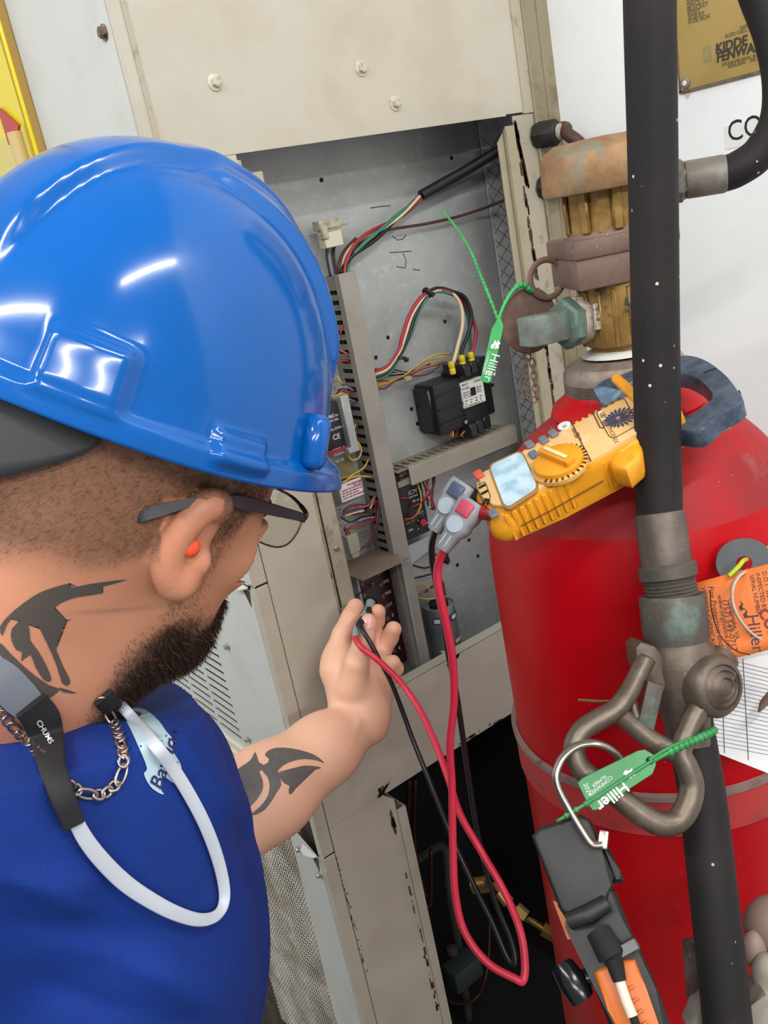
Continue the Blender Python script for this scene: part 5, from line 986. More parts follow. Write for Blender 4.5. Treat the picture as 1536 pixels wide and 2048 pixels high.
# ------------------------------------------------------------------ the person
import openvdb as vdb
def cc(px, py, d): return np.array(((px - 768) / FPX * d, (py - 1024) / FPX * d, d))     # point in the camera's axes, metres
def nrm(v): return v / np.linalg.norm(v)
HF = nrm(np.array((.57, .185, .80))); HU = np.array((.36, -.92, -.045)); HU = nrm(HU - HF * (HU @ HF)); HR = np.cross(HF, HU)   # head: forward, up, right
EAR = cc(398, 1090, .50); MID = EAR - HR * .075
def hl(a, b_, c): return MID + HF * a + HU * b_ + HR * c
class Field:
    def __init__(s, lo, hi, h): s.lo = np.array(lo); s.h = h; s.n = np.ceil((np.array(hi) - s.lo) / h).astype(int); s.a = np.full(s.n, .05, np.float32)
    def sub(s, lo, hi):
        i0 = np.clip(((np.array(lo) - s.lo) / s.h).astype(int), 0, s.n); i1 = np.clip(np.ceil((np.array(hi) - s.lo) / s.h).astype(int) + 1, 0, s.n)
        ax = [s.lo[k] + np.arange(i0[k], i1[k], dtype=np.float32) * s.h for k in range(3)]
        return tuple(slice(i0[k], i1[k]) for k in range(3)), np.meshgrid(*ax, indexing='ij')
    def put(s, sl, d, k, carve=False):
        o = s.a[sl]
        if carve: d = -d; o2 = -o; h = np.maximum(k - np.abs(o2 - d), 0) / k; s.a[sl] = -(np.minimum(o2, d) - h * h * k * .25)
        elif k <= 0: s.a[sl] = np.minimum(o, d)
        else: h = np.maximum(k - np.abs(o - d), 0) / k; s.a[sl] = np.minimum(o, d) - h * h * k * .25
    def ell(s, c, axes, rad, k=.01, carve=False):
        c = np.array(c); axes = np.array(axes); rad = np.array(rad); e = np.sqrt(((axes * rad[:, None]) ** 2).sum(0)) + k + .012
        sl, (X, Y, Z) = s.sub(c - e, c + e)
        if min(X.shape) == 0: return
        q = [(axes[i][0] * (X - c[0]) + axes[i][1] * (Y - c[1]) + axes[i][2] * (Z - c[2])) for i in range(3)]
        k0 = np.sqrt(sum((q[i] / rad[i]) ** 2 for i in range(3))); k1 = np.sqrt(sum((q[i] / rad[i] ** 2) ** 2 for i in range(3))) + 1e-9
        s.put(sl, (k0 * (k0 - 1) / k1).astype(np.float32), k, carve)
    def cap(s, p, q, r0, r1, k=.01):
        p, q = np.array(p), np.array(q); r = max(r0, r1) + k + .012
        sl, (X, Y, Z) = s.sub(np.minimum(p, q) - r, np.maximum(p, q) + r)
        if min(X.shape) == 0: return
        d = q - p; L2 = d @ d; t = np.clip(((X - p[0]) * d[0] + (Y - p[1]) * d[1] + (Z - p[2]) * d[2]) / L2, 0, 1)
        s.put(sl, (np.sqrt((X - p[0] - t * d[0]) ** 2 + (Y - p[1] - t * d[1]) ** 2 + (Z - p[2] - t * d[2]) ** 2) - (r0 + (r1 - r0) * t)).astype(np.float32), k)
    def chain(s, pts, rr, k=.006):
        for a, b_, r0, r1 in zip(pts, pts[1:], rr, rr[1:]): s.cap(a, b_, r0, r1, k)
    def mesh(s, name):
        g = vdb.FloatGrid(.05); g.copyFromArray(np.ascontiguousarray(np.clip(s.a, -.05, .05))); g.transform = vdb.createLinearTransform(voxelSize=s.h)
        P, Q = g.convertToQuads(0.0); P = P + s.lo
        W = P @ np.array(RW).T + np.array(EYE)
        me = bpy.data.meshes.new(name); me.from_pydata(W.tolist(), [], Q.tolist()); me.update()
        bm = bmesh.new(); bm.from_mesh(me); bmesh.ops.recalc_face_normals(bm, faces=bm.faces[:]); bm.to_mesh(me); bm.free()
        return me, P
# ---- body: head, neck, trunk core under the shirt, left arm and hand
BF = Field((-.42, -.16, .36), (.03, .47, 1.09), .0022)
I3 = np.eye(3); HA = (HF, HU, HR)
BF.ell(hl(-.022, .052, 0), HA, (.100, .090, .077), .01)                    # skull
BF.ell(hl(.022, .015, 0), HA, (.064, .075, .063), .03)                      # face block
BF.ell(hl(.030, -.052, 0), HA, (.056, .050, .052), .03)                     # jaw
BF.ell(hl(.066, -.078, 0), HA, (.024, .022, .028), .025)                    # chin
for s_ in (-1, 1):
    BF.ell(hl(.062, -.008, s_ * .036), HA, (.021, .020, .021), .02)         # cheekbone
    BF.ell(hl(.083, .020, s_ * .030), HA, (.010, .008, .018), .012)         # brow
    BF.ell(hl(.084, .008, s_ * .030), HA, (.012, .010, .014), .006, True)   # eye socket
    BF.ell(hl(.074, .006, s_ * .030), HA, (.0115, .0115, .0115), .003)      # eyeball with lids
BF.chain([hl(.086, .012, 0), hl(.100, -.012, 0), hl(.106, -.024, 0)], (.007, .009, .011), .012)   # nose
for s_ in (-1, 1): BF.ell(hl(.094, -.026, s_ * .011), HA, (.010, .008, .008), .006)
BF.ell(hl(.086, -.048, 0), HA, (.010, .006, .022), .008); BF.ell(hl(.084, -.058, 0), HA, (.010, .006, .019), .008)   # lips
NK0, NK1 = hl(-.035, -.035, 0), cc(-25, 1300, .545)
BF.cap(hl(-.03, -.01, 0), NK1, .060, .064, .03); BF.cap(hl(.02, -.06, 0), cc(90, 1380, .56), .035, .042, .035)
BF.cap(NK1, cc(-30, 1420, .60), .060, .055, .03)                             # neck into the trunk
# ears
for s_ in (1, -1):
    if s_ == 1:
        E_ = [cc(352, 1166, .497), cc(336, 1140, .491), cc(340, 1108, .486), cc(360, 1070, .482), cc(388, 1034, .480), cc(416, 1010, .482), cc(434, 1006, .487), cc(440, 1024, .493)]
        ES = [np.array(q) for q in spline([V(tuple(e)) for e in E_], 4)]; BF.chain(ES, np.interp(np.linspace(0, 1, len(ES)), np.linspace(0, 1, 8), (.0072, .0066, .0058, .0054, .0052, .0052, .0050, .0042)), .006)
        ES = [np.array(q) for q in spline([V(tuple(e)) for e in (cc(358, 1162, .503), cc(362, 1122, .500), cc(386, 1070, .498), cc(416, 1030, .498))], 4)]; BF.chain(ES, np.interp(np.linspace(0, 1, len(ES)), [0, .4, 1], (.0080, .0070, .0050)), .008)
        BF.chain([cc(352, 1164, .50), cc(366, 1152, .503)], (.0085, .0075), .008)
        BF.ell(cc(402, 1122, .499), I3, (.0055, .007, .006), .006)
    else: BF.ell(hl(-.010, -.005, -.079), HA, (.018, .030, .008), .01)
# trunk core and left arm
SHL, ELB, WR = cc(250, 1590, .74), cc(395, 1690, .885), cc(712, 1450, 1.000)
BF.cap(cc(-30, 1420, .60), cc(-30, 1560, .64), .055, .06, .03); BF.cap(cc(-30, 1560, .66), SHL, .055, .05, .03); BF.cap(SHL, ELB, .052, .047, .02)
FAm = ELB + (WR - ELB) * .42
BF.chain([ELB, FAm, ELB + (WR - ELB) * .78, WR], (.0480, .0460, .0360, .0275), .02)
BF.ell(cc(750, 1448, 1.006), I3, (.015, .018, .02), .014)                   # wrist bone side
PALM = [cc(722, 1424, 1.006), cc(712, 1376, 1.014), cc(696, 1334, 1.018)]
BF.chain(PALM, (.0290, .0320, .0255), .012); BF.chain([cc(738, 1410, 1.012), cc(742, 1370, 1.026), cc(748, 1336, 1.034)], (.024, .0235, .018), .012)
BF.cap(cc(672, 1340, 1.014), cc(676, 1312, 1.02), .0185, .0145, .010)
fing = dict(index=[(667, 1318, 1.020, .0140), (684, 1268, 1.026, .0118), (700, 1234, 1.036, .0108), (710, 1211, 1.046, .0094)],
            middle=[(716, 1312, 1.034, .0135), (740, 1268, 1.062, .0112), (751, 1240, 1.060, .0104), (755, 1222, 1.052, .0092)],
            ring=[(742, 1330, 1.042, .0130), (764, 1298, 1.058, .0112), (778, 1274, 1.054, .0106), (786, 1257, 1.047, .0096)],
            pinky=[(756, 1366, 1.040, .0118), (782, 1350, 1.052, .0100), (790, 1336, 1.046, .0094), (785, 1323, 1.036, .0088)])
FG = Field((-.075, .09, .95), (.03, .24, 1.09), .0022); FG.n[:] = np.minimum(FG.n, FG.n)
for nm, pts in fing.items():
    FG2 = Field(FG.lo, FG.lo + FG.n * FG.h, FG.h)
    FG2.chain([cc(*p[:3]) for p in pts], [p[3] for p in pts], .003); FG.a = np.minimum(FG.a, FG2.a[:FG.n[0], :FG.n[1], :FG.n[2]]) if FG2.a.shape != FG.a.shape else np.minimum(FG.a, FG2.a)
off = np.round((FG.lo - BF.lo) / BF.h).astype(int); sl = tuple(slice(off[k], min(off[k] + FG.n[k], BF.n[k])) for k in range(3)); shp = BF.a[sl].shape
BF.put(sl, FG.a[:shp[0], :shp[1], :shp[2]], .007)
BF.chain([cc(706, 1372, .992), cc(713, 1328, .982), cc(727, 1284, .988), cc(737, 1250, 1.000)], (.0190, .0132, .0112, .0100), .005)   # thumb
BF.ell(cc(737, 1247, .996), I3, (.0092, .0115, .0085), .004)
# tendons and veins of the wrist, knuckle creases
BF.chain([cc(716, 1445, .972), cc(700, 1480, .958), cc(684, 1508, .946)], (.0022, .0024, .0020), .006)
body_me, BP = BF.mesh('person')
BFA, BFL, BFH = BF.a, BF.lo, BF.h
del BF
n = len(BP); rel = BP - MID; A_, B_, C_ = rel @ HF, rel @ HU, rel @ HR; PX, PY = BP[:, 0] / BP[:, 2] * FPX + 768, BP[:, 1] / BP[:, 2] * FPX + 1024
sm_ = lambda x, a, b_: np.clip((x - a) / (b_ - a), 0, 1) ** 2 * (3 - 2 * np.clip((x - a) / (b_ - a), 0, 1))
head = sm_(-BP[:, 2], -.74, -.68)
nz = lambda sc: np.sin(BP[:, 0] * sc + 1.3 * np.sin(BP[:, 1] * sc * .7)) * np.sin(BP[:, 1] * sc * .8 + BP[:, 2] * sc * .9)
# head-frame masks: cropped hair above and behind the ear, beard along the jaw
line = np.interp(A_, [-.13, -.06, -.03, -.012, .012, .03, .048, .056, .075], [-.040, -.034, -.018, .004, .0, .010, .034, .060, .065])
hair = sm_(B_ + .006 * nz(90), line - .012, line + .016) * head * sm_(-A_, -.066, -.052)
side = sm_(A_, .006, .014) * sm_(-A_, -.036, -.026) * sm_(B_, -.075, -.060) * sm_(-B_, -.05, -.03) * head
bl = np.interp(A_, [-.03, .0, .02, .05, .08, .11], [-.075, -.058, -.043, -.045, -.036, -.034])
beard = sm_(-(B_ + .005 * nz(120)), -bl - .006, -bl + .020) * sm_(A_, -.008, .024) * head * sm_(B_, -.150, -.108)
beard = np.clip(np.maximum(beard, side * .28), 0, 1); ear_m = ((np.abs(PX - 385) < 62) & (PY > 996) & (PY < 1178) & (BP[:, 2] < .512)).astype(float); hair = hair * (1 - ear_m); beard = beard * (1 - ear_m)
skin_a, skin_h_shaded, col_h, col_b = [np.array(lin(c)[:3]) for c in ('#deac90', '#c88a6a', '#6a5140', '#4a352b')]
colr = skin_a * (1 - head[:, None]) + skin_h_shaded * head[:, None]  # head toned darker than the arm: shade put into the skin colour
red = ear_m * .6 + .5 * sm_(-np.hypot(PX - 735, PY - 1235), -70, -20) * (1 - head); colr = colr * (1 - red[:, None] * .5) + np.array(lin('#c47a63')[:3]) * red[:, None] * .5
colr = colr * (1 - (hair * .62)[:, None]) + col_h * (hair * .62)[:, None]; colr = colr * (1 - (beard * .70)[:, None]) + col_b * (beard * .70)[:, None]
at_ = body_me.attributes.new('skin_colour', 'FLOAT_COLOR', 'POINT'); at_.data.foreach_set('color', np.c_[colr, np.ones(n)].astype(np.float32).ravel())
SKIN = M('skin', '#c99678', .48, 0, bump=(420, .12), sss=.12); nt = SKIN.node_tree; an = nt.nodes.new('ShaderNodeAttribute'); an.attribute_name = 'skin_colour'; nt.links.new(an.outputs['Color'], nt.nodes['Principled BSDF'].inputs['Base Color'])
body_bvh = BVHTree.FromPolygons([v.co.copy() for v in body_me.vertices], [tuple(p.vertices) for p in body_me.polygons])
body_nor = np.empty(n * 3, np.float32); body_me.vertex_normals.foreach_get('vector', body_nor); body_nor = body_nor.reshape(-1, 3)
body_co = np.empty(n * 3, np.float32); body_me.vertices.foreach_get('co', body_co); body_co = body_co.reshape(-1, 3)
HIP = at(60, 2250, .66)
PER = link('person', body_me, SKIN, None, None, 180)
tag(PER, 'man in a blue helmet and blue shirt reaching into the cabinet with a test probe', 'person')
# cropped hair and beard as short tapered strands
def strands(mask, count, length, name, mat, seed, lay, wid=.00035):
    rg = np.random.default_rng(seed); w_ = np.clip(mask, 0, 1) ** 1.3; idx = rg.choice(n, count, p=w_ / w_.sum()); o = body_co[idx] + rg.normal(0, .0009, (count, 3)); nn = body_nor[idx]
    lay = np.array(RW) @ lay; d = nn * .55 + lay * .75 + rg.normal(0, .28, (count, 3)); d /= np.linalg.norm(d, axis=1)[:, None]
    L = (length * rg.uniform(.5, 1.2, count) * (.4 + .6 * mask[idx]))[:, None]; t = np.cross(d, nn); t /= np.linalg.norm(t, axis=1)[:, None] + 1e-9
    o = o - nn * .0006; v = np.concatenate([o - t * wid, o + t * wid, o + d * L * .6 + nn * L * .08 + t * wid * .6, o + d * L], 0)
    i = np.arange(count); f = np.concatenate([np.c_[i, i + count, i + 2 * count], np.c_[i, i + 2 * count, i + 3 * count]])
    me = bpy.data.meshes.new(name); me.from_pydata(v.tolist(), [], f.tolist()); me.update(); o_ = link(name, me, mat, PER, None, 180); o_['kind'] = 'stuff'; return o_
strands(hair, 45000, .0045, 'hair', M('brown_hair', '#6d5440', .55), 1, -HF * .9 - HU * .5, .00010); strands(beard, 30000, .0080, 'beard', M('dark_beard', '#3d2c23', .55, 0, var=(200, '#5a4030', .5, .7)), 2, -HU * .8 + HF * .3, .00016)
# ---- decals that follow a surface: polygons given where they are seen, laid on the skin or cloth
def decal(polys, bvh, name, mat, parent, lift=.0004, step=9, label=None):
    bm = bmesh.new()
    for k, poly in enumerate(polys):
        b2 = bmesh.new(); vs = [b2.verts.new((x, y, 0)) for x, y in poly]; f = b2.faces.new(vs); bmesh.ops.triangulate(b2, faces=[f])
        for _ in range(6):
            es = [e for e in b2.edges if e.calc_length() > step]
            if not es: break
            bmesh.ops.subdivide_edges(b2, edges=es, cuts=1); bmesh.ops.triangulate(b2, faces=b2.faces[:])
        ok = {}
        for v in b2.verts:
            r_ = ray(v.co.x, v.co.y).normalized(); h = bvh.ray_cast(EYE, r_)
            if h[0] is not None: ok[v] = bm.verts.new(h[0] - r_ * (lift + .00006 * k))
        for f in b2.faces:
            if all(v in ok for v in f.verts): bm.faces.new([ok[v] for v in f.verts])
        b2.free()
    me = bpy.data.meshes.new(name); bm.to_mesh(me); bm.free(); return link(name, me, mat, parent, label, 180)
def smooth_poly(pts, n_=4):
    out = []; P = [V((x, y, 0)) for x, y in pts]
    for q in spline(P, n_, True): out.append((q.x, q.y))
    return out
INK = M('tattoo_ink', '#53504f', .55, 0, var=(150, '#635b57', .4, .7))
arm_t = [[(398,1105),(425,1075),(480,1060),(560,1065),(640,1082),(705,1106),(745,1135),(765,1158),(720,1140),(640,1130),(570,1143),(510,1170),(475,1203),(440,1182),(418,1152),(425,1130)],
 [(478,1218),(520,1200),(580,1185),(650,1170),(735,1180),(735,1190),(680,1200),(640,1215),(605,1255),(590,1310),(555,1350),(545,1325),(550,1295),(520,1280),(495,1250)],
 [(422,1150),(478,1200),(490,1240),(500,1290),(470,1340),(440,1390),(400,1440),(350,1470),(310,1475),(350,1440),(390,1400),(420,1350),(428,1290),(415,1240),(378,1192)],
 [(340,1085),(362,1150),(402,1172),(382,1195),(365,1210),(385,1260),(385,1320),(350,1380),(300,1430),(240,1470),(210,1440),(260,1400),(300,1350),(240,1355),(190,1375),(165,1350),(150,1310),(200,1285),(260,1275),(300,1240),(310,1190),(270,1190),(235,1215),(215,1230),(235,1190),(280,1160),(315,1130)],
 [(85,1230),(110,1205),(140,1212),(165,1230),(150,1250),(180,1240),(175,1195),(200,1250),(215,1280),(170,1300),(130,1280)]]
arm_t = [[(400 + .3255 * x, 1150 + .3255 * y) for x, y in p] for p in arm_t]
decal([smooth_poly(p, 2) for p in arm_t], body_bvh, 'forearm_tattoo', INK, PER, .0005, 8, 'dark tribal tattoo on the forearm')
neck_t = [[(0,860),(40,810),(100,760),(170,715),(240,690),(300,675),(255,692),(220,715),(200,735),(260,725),(330,690),(430,672),(545,660),(440,690),(360,712),(440,718),(330,735),(260,760),(215,800),(195,850),(250,845),(310,825),(250,858),(205,875),(215,910),(240,960),(270,1030),(300,1090),(290,1112),(265,1100),(240,1020),(200,930),(170,870),(150,820),(120,790),(70,810),(30,850),(10,900)],
 [(50,870),(100,830),(125,870),(130,920),(160,960),(200,1030),(220,1090),(190,1090),(150,1030),(130,980),(90,1010),(95,970),(70,960),(50,920)],
 [(0,930),(30,960),(80,1010),(150,1070),(210,1110),(240,1120),(255,1130),(220,1160),(150,1190),(130,1180),(180,1150),(140,1120),(60,1050),(0,980)], [(255,1120),(330,1145),(270,1140)]]
neck_t = [[(.46875 * x, 850 + .46875 * y) for x, y in p] for p in neck_t]
decal([smooth_poly(p, 2) for p in neck_t], body_bvh, 'neck_tattoo', M('neck_ink', '#4f4640', .6), PER, .0005, 10, 'dark tribal tattoo on the neck')
nl = decal([smooth_poly([(726, 1236), (737, 1231), (748, 1240), (748, 1250), (740, 1257), (730, 1255), (725, 1246)], 3)], body_bvh, 'thumbnail', M('nail', '#dda99c', .25), PER, .0006, 4)
# ---- shirt
SF = Field((-.62, .13, .36), (-.06, .98, .98), .0042)
TOR = nrm(np.array((.10, .97, .20)))                                        # down the trunk
TF = nrm(HF - TOR * (HF @ TOR)); TR_ = np.cross(TOR, TF); TA = (TF, TOR, TR_)
CH = cc(20, 1800, .62)
SF.ell(CH, TA, (.140, .25, .185), .03); SF.ell(cc(40, 2110, .70), TA, (.155, .28, .185), .06); SF.ell(cc(10, 2380, .76), TA, (.16, .25, .18), .06)
SF.ell(cc(-10, 1540, .585), TA, (.10, .10, .15), .05)
SF.cap(cc(-20, 1470, .56), cc(-160, 1600, .48), .080, .082, .05); SF.cap(cc(-160, 1600, .48), cc(-230, 2050, .52), .075, .065, .04)   # right shoulder and sleeve
SF.cap(cc(120, 1510, .64), cc(250, 1560, .72), .070, .068, .05); SF.cap(cc(250, 1560, .72), cc(345, 1690, .84), .066, .060, .04)         # left shoulder and sleeve
SF.ell(cc(300, 1760, .72), TA, (.06, .12, .10), .06)
SF.ell(cc(5, 1392, .56), (nrm(NK1 - NK0), HR, np.cross(nrm(NK1 - NK0), HR)), (.026, .084, .088), .02)       # collar
# the collar and yoke lie on the neck: cloth 4 mm off the body below the collar line
qa, qb, qc = cc(-70, 1300, .48), cc(130, 1420, .50), cc(340, 1380, .66); pn_ = nrm(np.cross(qb - qa, qc - qa)); pn_ = pn_ if pn_ @ HU > 0 else -pn_
nc_ = cc(20, 1420, .56); sl_, (X_, Y_, Z_) = SF.sub(nc_ - .15, nc_ + .15)
g_ = [(X_ - BFL[0]) / BFH, (Y_ - BFL[1]) / BFH, (Z_ - BFL[2]) / BFH]; g_ = [np.clip(q, 0, BFA.shape[k] - 1.001) for k, q in enumerate(g_)]; i_ = [q.astype(int) for q in g_]; fr = [q - w_ for q, w_ in zip(g_, i_)]; bd = 0
for a_ in (0, 1):
    for b_ in (0, 1):
        for c_ in (0, 1): bd = bd + BFA[i_[0] + a_, i_[1] + b_, i_[2] + c_] * (fr[0] if a_ else 1 - fr[0]) * (fr[1] if b_ else 1 - fr[1]) * (fr[2] if c_ else 1 - fr[2])
pd = (X_ - qa[0]) * pn_[0] + (Y_ - qa[1]) * pn_[1] + (Z_ - qa[2]) * pn_[2]; sd_ = np.sqrt((X_ - nc_[0]) ** 2 + (Y_ - nc_[1]) ** 2 + (Z_ - nc_[2]) ** 2) - .145
SF.put(sl_, np.maximum(np.maximum(bd - .0045, pd), sd_).astype(np.float32), .012)
del BFA
shirt_me, SP_ = SF.mesh('shirt')
# cloth folds
sn = np.empty(len(SP_) * 3, np.float32); shirt_me.vertex_normals.foreach_get('vector', sn); sn = sn.reshape(-1, 3); sx, sy = SP_[:, 0] / SP_[:, 2] * FPX + 768, SP_[:, 1] / SP_[:, 2] * FPX + 1024
def fold(x0, y0, x1, y1, wd, amp):
    dx, dy = x1 - x0, y1 - y0; L = math.hypot(dx, dy); t = ((sx - x0) * dx + (sy - y0) * dy) / L / L; q = np.abs((sx - x0) * dy - (sy - y0) * dx) / L + 14 * np.sin(t * 5)
    return amp * np.exp(-(q / wd) ** 2) * sm_(t, -.15, .2) * sm_(-t, -1.15, -.8)
disp = fold(-60, 1740, 190, 1790, 34, .007) + fold(120, 1870, 480, 2010, 40, .006) + fold(60, 1960, 420, 2090, 40, -.004) + fold(330, 1440, 480, 1640, 26, .003) + fold(150, 1450, 330, 1480, 26, .003) + fold(0, 1840, 300, 1900, 40, -.004) + fold(380, 1560, 500, 1700, 20, -.003) + .0012 * np.sin(SP_[:, 1] * 46 + SP_[:, 0] * 30) * np.sin(SP_[:, 2] * 40)
scw = np.array([v.co[:] for v in shirt_me.vertices]) + sn * disp[:, None].astype(np.float32); shirt_me.vertices.foreach_set('co', scw.astype(np.float32).ravel()); shirt_me.update()
shirt_bvh = BVHTree.FromPolygons([v.co.copy() for v in shirt_me.vertices], [tuple(p.vertices) for p in shirt_me.polygons])
BLUE = M('shirt_blue', '#0d3080', .75, 0, var=(9, '#0b2a70', .45, .7), bump=(700, .25), spec=.25)
SH = link('shirt', shirt_me, BLUE, PER, None, 180)
LOGO = M('logo_pale', '#a9c0cc', .7); LOGN = M('logo_navy', '#1b2158', .7)
decal([smooth_poly([(248, 1428), (266, 1416), (292, 1420), (318, 1442), (332, 1462), (346, 1480), (345, 1500), (362, 1530), (362, 1556), (350, 1568), (326, 1552), (322, 1578), (328, 1588), (318, 1586), (300, 1572), (288, 1548), (294, 1536), (280, 1500), (262, 1460)], 3)], shirt_bvh, 'shirt_emblem', LOGO, SH, .0009, 7, 'pale blue emblem')
def decal_text(t, size, o, d, up, bvh, name, mat, parent, lift=.0016, shear=0):
    cu = bpy.data.curves.new('w', 'FONT'); cu.body = t; cu.size = size; cu.shear = shear; cu.offset = size * .012; ob = bpy.data.objects.new('w', cu); COL.objects.link(ob); bpy.context.view_layer.update()
    me = bpy.data.meshes.new_from_object(ob.evaluated_get(bpy.context.evaluated_depsgraph_get())); bpy.data.objects.remove(ob); bpy.data.curves.remove(cu); me.name = name; me.materials.clear()
    for v in me.vertices:
        x, y = o[0] + d[0] * v.co.x + up[0] * v.co.y, o[1] + d[1] * v.co.x + up[1] * v.co.y; r_ = ray(x, y).normalized(); h = bvh.ray_cast(EYE, r_); v.co = (h[0] if h[0] is not None else EYE + r_) - r_ * lift
    return link(name, me, mat, parent)
decal_text('Bayside', 44, (322, 1582), (.30, -.90), (-.80, -.30), shirt_bvh, 'emblem_lettering', LOGN, SH, .0017, .2)
decal_text('HEATING & AIR', 9, (360, 1560), (-.05, -.6), (-.9, -.2), shirt_bvh, 'emblem_lettering', LOGN, SH, .0017)
decal([smooth_poly(p, 2) for p in [[(254, 1432), (268, 1422), (286, 1428), (274, 1432), (282, 1440), (266, 1436)], [(304, 1478), (310, 1470), (314, 1486), (306, 1492)]]], shirt_bvh, 'emblem_bird', LOGN, SH, .0017, 6)['kind'] = 'stuff'
# ---- trousers and shoes down to the floor
tb = B(); hw = V((0, 1, 0)) * .10; hz = HIP.z
for s_ in (-1, 1):
    hp_ = HIP + hw * s_; tb.tube([V((hp_.x, hp_.y, hz + .05)), V((hp_.x + .01, hp_.y, hz * .75)), V((hp_.x + .02, hp_.y, hz * .5)), V((hp_.x, hp_.y, .25)), V((hp_.x, hp_.y, .06))], [.115, .095, .078, .07, .075], 20)
tb.build('trousers', M('navy_trousers', '#20242f', .8), PER)
for s_ in (-1, 1):
    hp_ = HIP + hw * s_; B().ball(V((hp_.x + .06, hp_.y, .045)), (ex, ey, ez), (.15, .055, .045), 20, 10).build('shoe', M('black_boot', '#151413', .5), PER)
# ------------------------------------------------------------------ blue hard hat
RCc = cc(262, 841, .537); wv = lambda v: RW @ V(tuple(v))
tl = math.radians(4); hf, hu, hr = wv(HF * math.cos(tl) + HU * math.sin(tl)), wv(HU * math.cos(tl) - HF * math.sin(tl)), wv(HR); HC = EYE + wv(RCc)
HT = thing('hard_hat', "glossy blue hard hat on the man's head", 'hard hat', HC)
HATB = M('hat_blue', '#0457a6', .16, 0, var=(5, '#04519a', .4, .65), bump=(25, .02), coat=.2, spec=.3)
NT, NH = 300, 110
th = np.linspace(0, 2 * math.pi, NT, endpoint=False); tt = np.linspace(0, 1, NH)
TH_, TT = np.meshgrid(th, tt)                                                # theta 0 = front, 90 deg = the man's right
def plan(th_):                                                               # rim outline in plan: longer to front and back
    c, s_ = np.cos(th_), np.sin(th_); a = np.where(c > 0, .116, .126); return 1 / (np.abs(c / a) ** 2.15 + np.abs(s_ / .109) ** 2.15) ** (1 / 2.15)
HH = .149
phi = TT * math.pi / 2
rad = plan(TH_) * np.cos(phi) ** .86; hgt = HH * np.sin(phi) ** 1.06
FX, RX = rad * np.cos(TH_), rad * np.sin(TH_)
st = lambda x, a, b_: np.clip((x - a) / (b_ - a), 0, 1) ** 2 * (3 - 2 * np.clip((x - a) / (b_ - a), 0, 1))
lat = np.abs(RX); up = st(hgt, .035, .075)
# central ridge, and the V shaped ridge that opens towards the front, pressed out of the shell
wc = .019
d_c = .0085 * (1 - st(lat, wc, wc + .009)) * st(hgt, .05, .09)
wV = .032 + .44 * np.clip(FX + .018, 0, .12); d_v = .0080 * (1 - st(lat, wV, wV + .008)) * st(FX, -.034, -.010) * st(hgt, .050, .085)
disp_ = np.maximum(d_c, d_v * .8) + .45 * np.minimum(d_c, d_v)
side_ang = np.degrees(np.arctan2(RX, FX)); A2 = np.abs(side_ang)
def bump(a0, a1, h0, h1, amt, ea=3.0, eh=.006): return amt * st(A2, a0 - ea, a0 + ea) * (1 - st(A2, a1 - ea, a1 + ea)) * st(hgt, h0 - eh, h0 + eh) * (1 - st(hgt, h1 - eh, h1 + eh))
disp_ = disp_ + bump(129, 148, .012, .041, .0068, 1.8, .0045) + bump(88, 105, .006, .022, .0050, 1.6, .003) + .0045 * (1 - st(hgt, .010, .015)) + .0022 * (1 - st(hgt, .0, .03))
disp_ = disp_ + .0016 * (1 - st(np.abs(hgt - .10 + .0006 * (A2 - 80) ** 2 * .01), .0, .03)) * st(A2, 40, 60) * (1 - st(A2, 100, 130)) * 0
# visor: the rim runs out to the front
vis = np.clip(np.cos(TH_), 0, 1) ** 3.0 * (1 - st(hgt, .0, .026)); disp_r = disp_ + .030 * vis
nrx, nrf, nrh = np.sin(TH_) * np.cos(phi), np.cos(TH_) * np.cos(phi), np.sin(phi)
PXh = FX + nrf * disp_ + np.cos(TH_) * .030 * vis; PRh = RX + nrx * disp_ + np.sin(TH_) * .030 * vis * .6; PHh = hgt + nrh * disp_ - .006 * vis
PHh = PHh - .012 * (np.cos(TH_ * 1) ** 2) * 0 + .004 * np.cos(2 * TH_) * (1 - TT)
verts = [HC + hf * float(PXh[i, j]) + hr * float(PRh[i, j]) + hu * float(PHh[i, j]) for i in range(NH - 1) for j in range(NT)]
verts.append(HC + hu * float(PHh[-1, 0])); faces = []
for i in range(NH - 2):
    for j in range(NT): faces.append((i * NT + j, i * NT + (j + 1) % NT, (i + 1) * NT + (j + 1) % NT, (i + 1) * NT + j))
for j in range(NT): faces.append(((NH - 2) * NT + j, (NH - 2) * NT + (j + 1) % NT, (NH - 1) * NT))
me = bpy.data.meshes.new('shell'); me.from_pydata([v[:] for v in verts], [], faces); bm = bmesh.new(); bm.from_mesh(me); bmesh.ops.recalc_face_normals(bm, faces=bm.faces[:]); bm.to_mesh(me); bm.free()
sh = link('shell', me, HATB, HT, None, 180); so = sh.modifiers.new('thickness', 'SOLIDIFY'); so.thickness = .0026; so.offset = -1
def hp(th_deg, h_, out=0.0):
    t = math.radians(th_deg); s_ = (max(0, h_) / HH) ** (1 / 1.06); p_ = math.asin(min(1, s_)); r_ = float(plan(np.array(t))) * math.cos(p_) ** .86
    return HC + hf * (r_ + out) * math.cos(t) + hr * (r_ + out) * math.sin(t) + hu * h_
# accessory post near the visor
k0, k1 = hp(67, .010, .006), hp(66, .040, .003); B().tube([k0, k0.lerp(k1, .12), k0.lerp(k1, .85), k1], [.0050, .0078, .0080, .0050], 18).build('side_post', HATB, HT, None, 180)
k0, k1 = hp(-67, .010, .006), hp(-66, .040, .003); B().tube([k0, k0.lerp(k1, .12), k0.lerp(k1, .85), k1], [.0050, .0078, .0080, .0050], 18).build('side_post', HATB, HT, None, 180)
